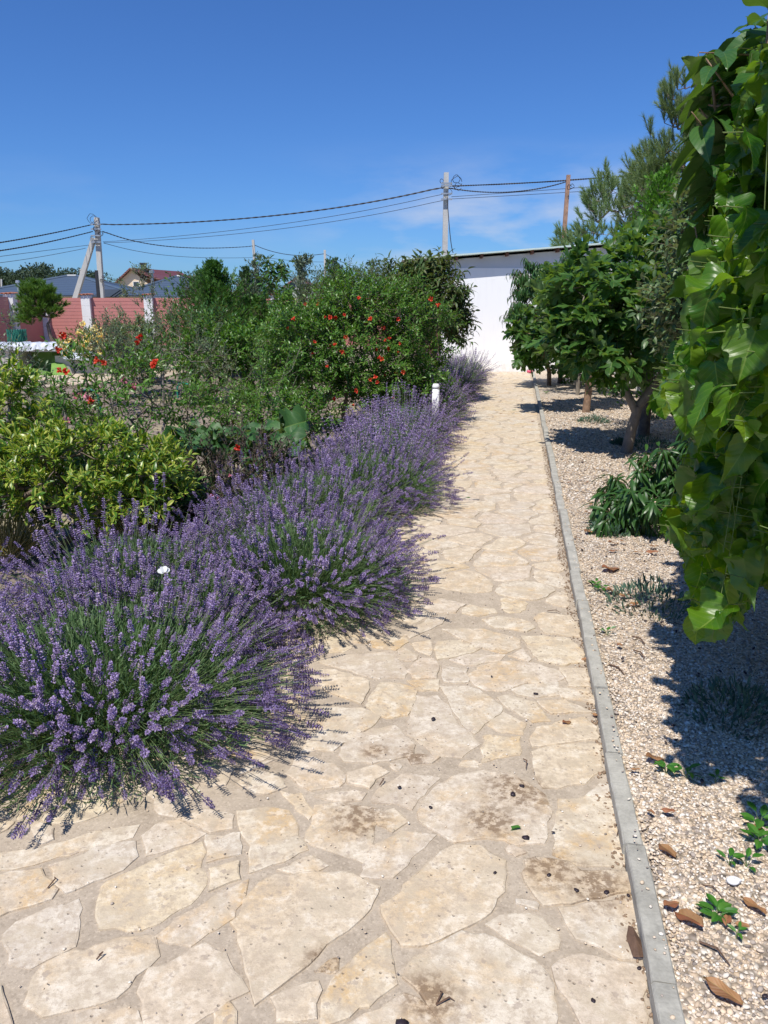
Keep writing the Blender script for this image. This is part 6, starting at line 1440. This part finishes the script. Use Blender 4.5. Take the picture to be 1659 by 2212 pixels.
# ---------------------------------------------------------------- fallen leaves, twigs, fruit on the ground
def litter(name, label, q, size, yaw, tpl, m, cat, grp=None, z=.006, wid=1., tilt=.0):
    t = tpl; o = link(name, npmesh(name, (t[0]-[0, .5, 0])*np.array([size*wid, size, size]), t[1], t[2], True), m); o.location = (q.x, q.y, q.z+z); o.rotation_euler = (random.uniform(-.15, .15)+tilt, random.uniform(-.2, .2), yaw)
    tag(o, label, cat, grp); return o
z5 = lambda x, y: ((2200+x*.6925)*.548611, (2500+y*.6925)*.548611)
z6 = lambda x, y: ((2100+x*.557)*.548611, (1400+y*.557)*.548611)
DL = [(z5(343,85),.05,.4,.03,'round tan leaf on sunny gravel above the mulberry shadow corner'),(z5(145,150),.045,1.9,.0,'small brown leaf on paving against the kerb'),(z5(212,472),.05,.9,.0,'curled orange-brown leaf tucked between paving and kerb'),(z5(45,510),.06,-1.0,.0,'thin curled brown leaf lying on a pale paving stone'),
 (z5(545,730),.11,-1.2,.03,'long orange leaf at the lower tip of the mulberry shadow'),(z5(615,1042),.055,1.2,.03,'russet leaf on the gravel right of the kerb, mid way'),(z5(612,1265),.09,.35,.03,'narrow brown leaf pointing along the kerb'),(z5(730,1645),.12,.5,.03,'large reddish-brown leaf lying flat near the kerb'),
 (z5(1100,1585),.09,.6,.03,'pale tan leaf right of the bushy seedling'),(z5(1034,1700),.045,1.2,.03,'round yellow-brown leaf below the bushy seedling'),(z5(948,1665),.06,-.5,.03,'pale yellow leaf touching the bushy seedling'),(z5(925,2075),.115,.75,.03,'largest curved brown leaf in the lower right corner'),
 (z5(635,1578),.07,-1.1,.03,'thin brown leaf just above the large reddish one'),(z5(520,1045),.05,.2,.03,'small tan leaf hard against the kerb beside the russet one'),(z5(430,805),.04,1.4,.03,'small orange leaf beside the kerb under the shadow tip'),(z5(1120,1135),.05,1.9,.03,'small brown leaf under the seedlings at the right edge'),
 (z6(375,912),.06,.3,.03,'orange leaf on the far open gravel'),(z6(250,915),.05,1.7,.03,'small orange leaf near the kerb on the far open gravel'),(z6(398,1072),.08,-1.1,.03,'tan leaf left of the low drooping shrub'),(z6(390,1128),.10,-1.0,.03,'dark brown curled leaf left of the low drooping shrub'),
 (z6(440,1240),.09,.1,.03,'orange-brown leaf standing by the blue-green tuft'),(z6(395,1262),.12,-1.0,.03,'long red-brown leaf beside the blue-green tuft'),(z6(565,1345),.12,-1.1,.03,'long brown leaf below the low drooping shrub'),(z6(630,1338),.07,.4,.03,'broad orange leaf below the low drooping shrub'),
 (z6(850,1372),.08,-1.4,.03,'orange-brown leaf at the top edge of the mulberry shadow'),(z6(835,1412),.10,1.4,.03,'reddish leaf half in the mulberry shadow'),(z6(738,1415),.08,1.5,.03,'pinkish tan leaf on gravel left of the reddish one'),(z6(545,1530),.17,-1.2,.03,'longest reddish leaf across the gravel above the dark tuft'),
 (z6(570,1693),.14,-1.3,.03,'long orange-brown leaf beside the dark tuft'),(z6(640,1727),.10,1.6,.03,'orange leaf under the dark tuft'),(z6(715,1785),.08,1.8,.03,'small red-brown leaf below the dark tuft'),(z6(678,1800),.06,1.1,.03,'small dark red leaf below the dark tuft'),(z6(560,1408),.08,1.7,.03,'flat orange leaf between the shrub and the long reddish leaf'),(z6(330,763),.09,1.5,.03,'tan leaf on the far gravel nearest the figs'),(z6(305,1310),.07,.5,.03,'dark red leaf against the kerb')]
for i, (q, s, yaw, z, lab) in enumerate(DL):
    s *= .82
    litter('fallen_leaf', lab, G(*q, z), s, yaw, (oval(.5, 7, .16, .12, .5), oval(.42, 7, .3, .25, .6), oval(.38, 7, .1, .05, .7))[i % 3], M['dead'], 'fallen leaf', 'fallen leaves', .030 if z > .01 else .014, 1.15)
litter('fallen_leaf', 'curled green leaf lying on the paving joint', G(1107, 1793), .05, 1.3, oval(.5, 6, .35, .4, .3), M['seedling'], 'fallen leaf', 'fallen leaves', .012)
litter('fallen_leaf', 'long yellow-green leaf lying far up the path', G(1018, 1076), .12, -1.4, oval(.14, 6, .35, .4, .3), M['seedling'], 'fallen leaf', 'fallen leaves', .012)
for i, (x_, y_, lab) in enumerate([(1075,655,'green leaf in the tree shadow on the far path'), (990,663,'dark leaf left of the green one on the far path'), (965,688,'thin dark leaf lying across the far path'), (1225,752,'brown leaf near the kerb on the far path'), (1280,770,'dark curled leaf against the far kerb')]):
    q = ((1500+x_*.4822)*.548611, (1300+y_*.4822)*.548611); litter('fallen_leaf', lab, G(*q), .12, 1.4, oval(.3, 5, .3, .4), M['seedling' if i == 0 else 'dead'], 'fallen leaf', 'fallen leaves', .014)
bk = G(1370, 2045); o = MB().add([(bk.x+a*.018, bk.y+b_*.045, z_) for a, b_, z_ in [(-1,-1,.012),(-.3,-1.2,.02),(.9,-1,.012),(1,0,.016),(.5,1,.02),(0,1.2,.016),(-.9,.4,.014),(0,0,.032)]], [(0,1,7),(1,2,7),(2,3,7),(3,4,7),(4,5,7),(5,6,7),(6,0,7)]).build('bark_scrap', M['twigdead'], None); tag(o, 'dark brown scrap of bark on the paving beside the kerb', 'bark')
def twigo(lab, a, b_, z=.012, bend=.01, r=.0022):
    A = G(*a, z); B = G(*b_, z); m_ = (A+B)/2+Vector((bend, bend, .006)); o = MB().tube([A, m_, B], [r, r, r*.5], 5).build('twig', M['twigdead'], None); tag(o, lab, 'twig', 'fallen twigs')
tc_ = lambda x, y: ((1100+x*.9645)*.548611, (3000+y*.9645)*.548611); tb_ = lambda x, y: ((1100+x*.8439)*.548611, (2300+y*.8439)*.548611); ta_ = lambda x, y: (x*.7836*.548611, (3100+y*.7836)*.548611)
twigo('longer straight twig of the crossed pair on the bottom paving stone', tc_(640,992), tc_(715,975)); twigo('short upright twig of the crossed pair on the bottom paving stone', tc_(640,990), tc_(656,935))
twigo('curved dark twig on the paving left of the big round stone', tb_(468,938), tb_(480,908)); twigo('bent red-brown twig on the joint above the big round stone', tb_(1138,815), tb_(1150,860)); twigo('hooked twig beside the kerb on the paving', tc_(1375,255), tc_(1377,300), bend=.015)
twigo('dark twig over the joint at the far left paving', ta_(240,505), ta_(272,450)); twigo('thin twig on the pale pinkish stone', ta_(485,865), ta_(497,840)); twigo('long dark twig on the sunny gravel beside the kerb top', z5(285,168), z5(370,222), .045, r=.004); twigo('dark twig right of the round tan leaf', z5(425,85), z5(488,132), .045, r=.004)
twigo('long twig lying below the large reddish-brown leaf', z5(800,1745), z5(975,1880), .045, r=.003); twigo('thin twig above the snail shell', z5(800,1420), z5(930,1490), .045, r=.002); twigo('short twig lying on the kerb-side paving near the crossed stones', tb_(1250,125), tb_(1312,132)); twigo('twig among the gravel at the lower picture edge', z6(700,1985), z6(790,2040), .045, r=.004)
FR = [(tc_(1005,308), .012, 'largest squashed black fruit on the joint of the big round stone'), (tb_(718,628), .011, 'black squashed fruit in the middle of an orange-stained stone'), (tb_(1197,511), .010, 'black fruit on a stone edge towards the kerb'), (tc_(490,104), .008, 'black fruit crumb left of the big round stone'), (tc_(617,185), .007, 'small black fruit crumb on the left rim of the big round stone'), (tc_(500,1068), .014, 'black fruit at the very bottom edge of the picture'), (tc_(953,131), .011, 'dark fruit inside the brown stain of the big round stone'), (tc_(990,97), .009, 'upper dark fruit beside the brown stain'), (tc_(1100,461), .007, 'black crumb on the stained stone right of centre'), (tc_(1212,523), .008, 'dark fruit on the lower rim of the stained stone'), (tc_(1335,531), .009, 'spiky black fruit on the lower rim nearest the kerb'), (tb_(990,430), .006, 'black speck on the long pinkish stone'), (tc_(1118,287), .006, 'brown berry in the joint right of the big round stone'), (tc_(880,453), .006, 'small black crumb on the large speckled stone'), (tc_(1282,975), .006, 'small dark crumb on the stone at the lower right'), (tc_(1470,842), .006, 'black crumb beside the bark scrap'), (tc_(1425,545), .006, 'black crumb on the joint next to the kerb')]
fm = plain('dark_fruit', (.03, .02, .025), .5, .3, 80, .3, .001)
for i, (q, s, lab) in enumerate(FR):
    g_ = G(*q, .01); V = icoV*np.array([s*1.2, s*.9, s*.28])*(1+RNG.normal(0, .12, (12, 1))); o = link('fallen_fruit', npmesh('fallen_fruit', V, icoF, None, True), fm); o.location = (g_.x, g_.y, .011); o.rotation_euler = (0, 0, i*1.3); tag(o, lab, 'fruit', 'squashed black fruit on the path')
n = 110; x = RNG.uniform(-1, 1.3, n); y = RNG.uniform(1.3, 5, n); k = x < K(y)-.02; x, y = x[k], y[k]; s = RNG.uniform(.0008, .0025, len(x)); V, F, _ = stamp((icoV, icoF, None), np.stack([x, y, .010+s*.3], 1), rot_rand(len(x)), np.stack([s*1.3, s, s*.5], 1)); o = link('fruit_crumbs', npmesh('fruit_crumbs', V, F), fm); tag(o, 'tiny dark crumbs sprinkled over the paving', 'crumbs'); o['kind'] = 'stuff'
n = 130; y = RNG.uniform(1.3, 5, n); x = K(y)+.1+RNG.random(n)*1.1; s = RNG.uniform(.003, .009, n); V, F, _ = stamp((icoV, icoF, None), np.stack([x, y, .045+s*.3], 1), rot_rand(n), np.stack([s*1.4, s, s*.6], 1)); o = link('dark_crumbs', npmesh('dark_crumbs', V, F), fm); tag(o, 'dark dried fruit crumbs scattered among the gravel', 'crumbs'); o['kind'] = 'stuff'
sn = G(*z5(995, 1405), .05); pts = []; rad = []
for i in range(40):
    a = i/40*14.; r = .016*(1-i/46); pts.append((sn.x+r*math.cos(a), sn.y+r*math.sin(a)*.8, sn.z+.012*i/40)); rad.append(.0085*(1-i/42))
o = MB().tube(pts, rad, 7).build('snail_shell', M['pillar'], None, True); tag(o, 'empty whitish snail shell on the gravel', 'snail shell')

# ---------------------------------------------------------------- distant trees
def fartree(label, x, y, h, r, seed, m='fartree', n=900, z0=.18, name='distant_tree', lobes=6, sz=.05):
    rng = np.random.default_rng(seed); t = thing(name, label, 'tree', (x, y, 0), 'trees beyond the fence'); P0 = []; 
    for k in range(lobes):
        a = rng.uniform(0, 6.28); q = rng.random()*.6; c_ = np.array([x+math.cos(a)*r*q, y+math.sin(a)*r*q, h*(z0+.2+(.75-z0)*rng.random())]); s = np.array([r*.5, r*.5, h*.2])*rng.uniform(.7, 1.1)
        d = nrm(rng.normal(size=(n//lobes, 3))); P0.append(c_+d*s*rng.random((n//lobes, 1))**.3)
    p = np.concatenate(P0); p[:, 2] = np.clip(p[:, 2], .3, h*1.02); D = nrm(rng.normal(size=p.shape)+[0, 0, .6]); s = rng.uniform(.6, 1.3, len(p))*sz*h
    V, F, U = stamp(T_SPRAY[0], p, basis(D, rng.normal(size=p.shape)), np.stack([s*1.3, s, s], 1)); link('crown', npmesh('crown', V, F, U, False, (x, y, 0)), M[m], t)
    V, F = join([frusta([(x, y, 0)], [(x, y, h*.7)], .03*h, .012*h, 8), frusta(np.tile([[x, y, h*.35]], (lobes, 1)), np.array([q.mean(0) for q in P0]), .012*h, .005*h, 5)]); link('trunk', npmesh('trunk', V, F, None, True, (x, y, 0)), M['bark'], t)
for i, (px, py, Y, r, lab, m) in enumerate([(425,566,52,1.5,'rounded tree top above the right end of the blue roofs','fartree'),(452,570,54,1.4,'tree top just left of the broad thuja','fartree'),(405,600,56,1.2,'lower tree right of the blue hipped roofs','fartree'),(516,590,60,1.4,'pale tree behind the broad thuja','fartree'),(532,606,58,1.4,'small tree right of the broad thuja','fartree'),(585,612,62,1.6,'dark tree left of the white gabled house','farpine'),(233,592,95,2.6,'loose tree behind the braced pole','fartree'),(250,606,98,2.0,'small tree right of the braced pole','fartree'),(600,618,64,1.6,'dark round tree next to the white gabled house','farpine'),(680,590,60,1.8,'tree behind the pale twig shrub','fartree'),(770,575,40,1.6,'tree behind the big pomegranate top','fartree'),(820,568,42,1.5,'tree left of the shed roof end','fartree'),(735,600,50,1.8,'tree between the cypress and the shed roof','farpine')]):
    q = P(px, py, Y); fartree(lab, q.x, Y, q.z, r, 300+i, m, 1100)
rng = np.random.default_rng(400); P0 = []
for i in range(95):
    px = rng.uniform(-60, 300); top = 580+8*math.sin(px*.06)+7*math.sin(px*.17+1)+(max(px-150, 0)*.22); Y = rng.uniform(150, 175); q = P(px, top+rng.uniform(0, 14), Y); r = rng.uniform(1.6, 3.2)
    d = nrm(rng.normal(size=(170, 3))); P0.append(np.array([q.x, Y, q.z-r*.6])+d*np.array([r, r, r*.75])*rng.random((170, 1))**.35)
    d = nrm(rng.normal(size=(60, 3))); P0.append(np.array([q.x, Y, (q.z-r)*.5])+d*np.array([r, r, (q.z-r)*.55])*rng.random((60, 1))**.35)
p = np.concatenate(P0); p[:, 2] = np.maximum(p[:, 2], .3); s = rng.uniform(.35, .8, len(p)); V, F, U = stamp(T_SPRAY[0], p, basis(nrm(rng.normal(size=p.shape)+[0, 0, .5]), rng.normal(size=p.shape)), np.stack([s*1.3, s, s], 1))
o = link('pine_wood', npmesh('pine_wood', V, F, U), M['farpine']); tag(o, 'dark far-off pine wood behind the blue roofs at the left', 'wood'); o['kind'] = 'stuff'
print('triangles', TRIS[0], 'objects', len(bpy.data.objects))
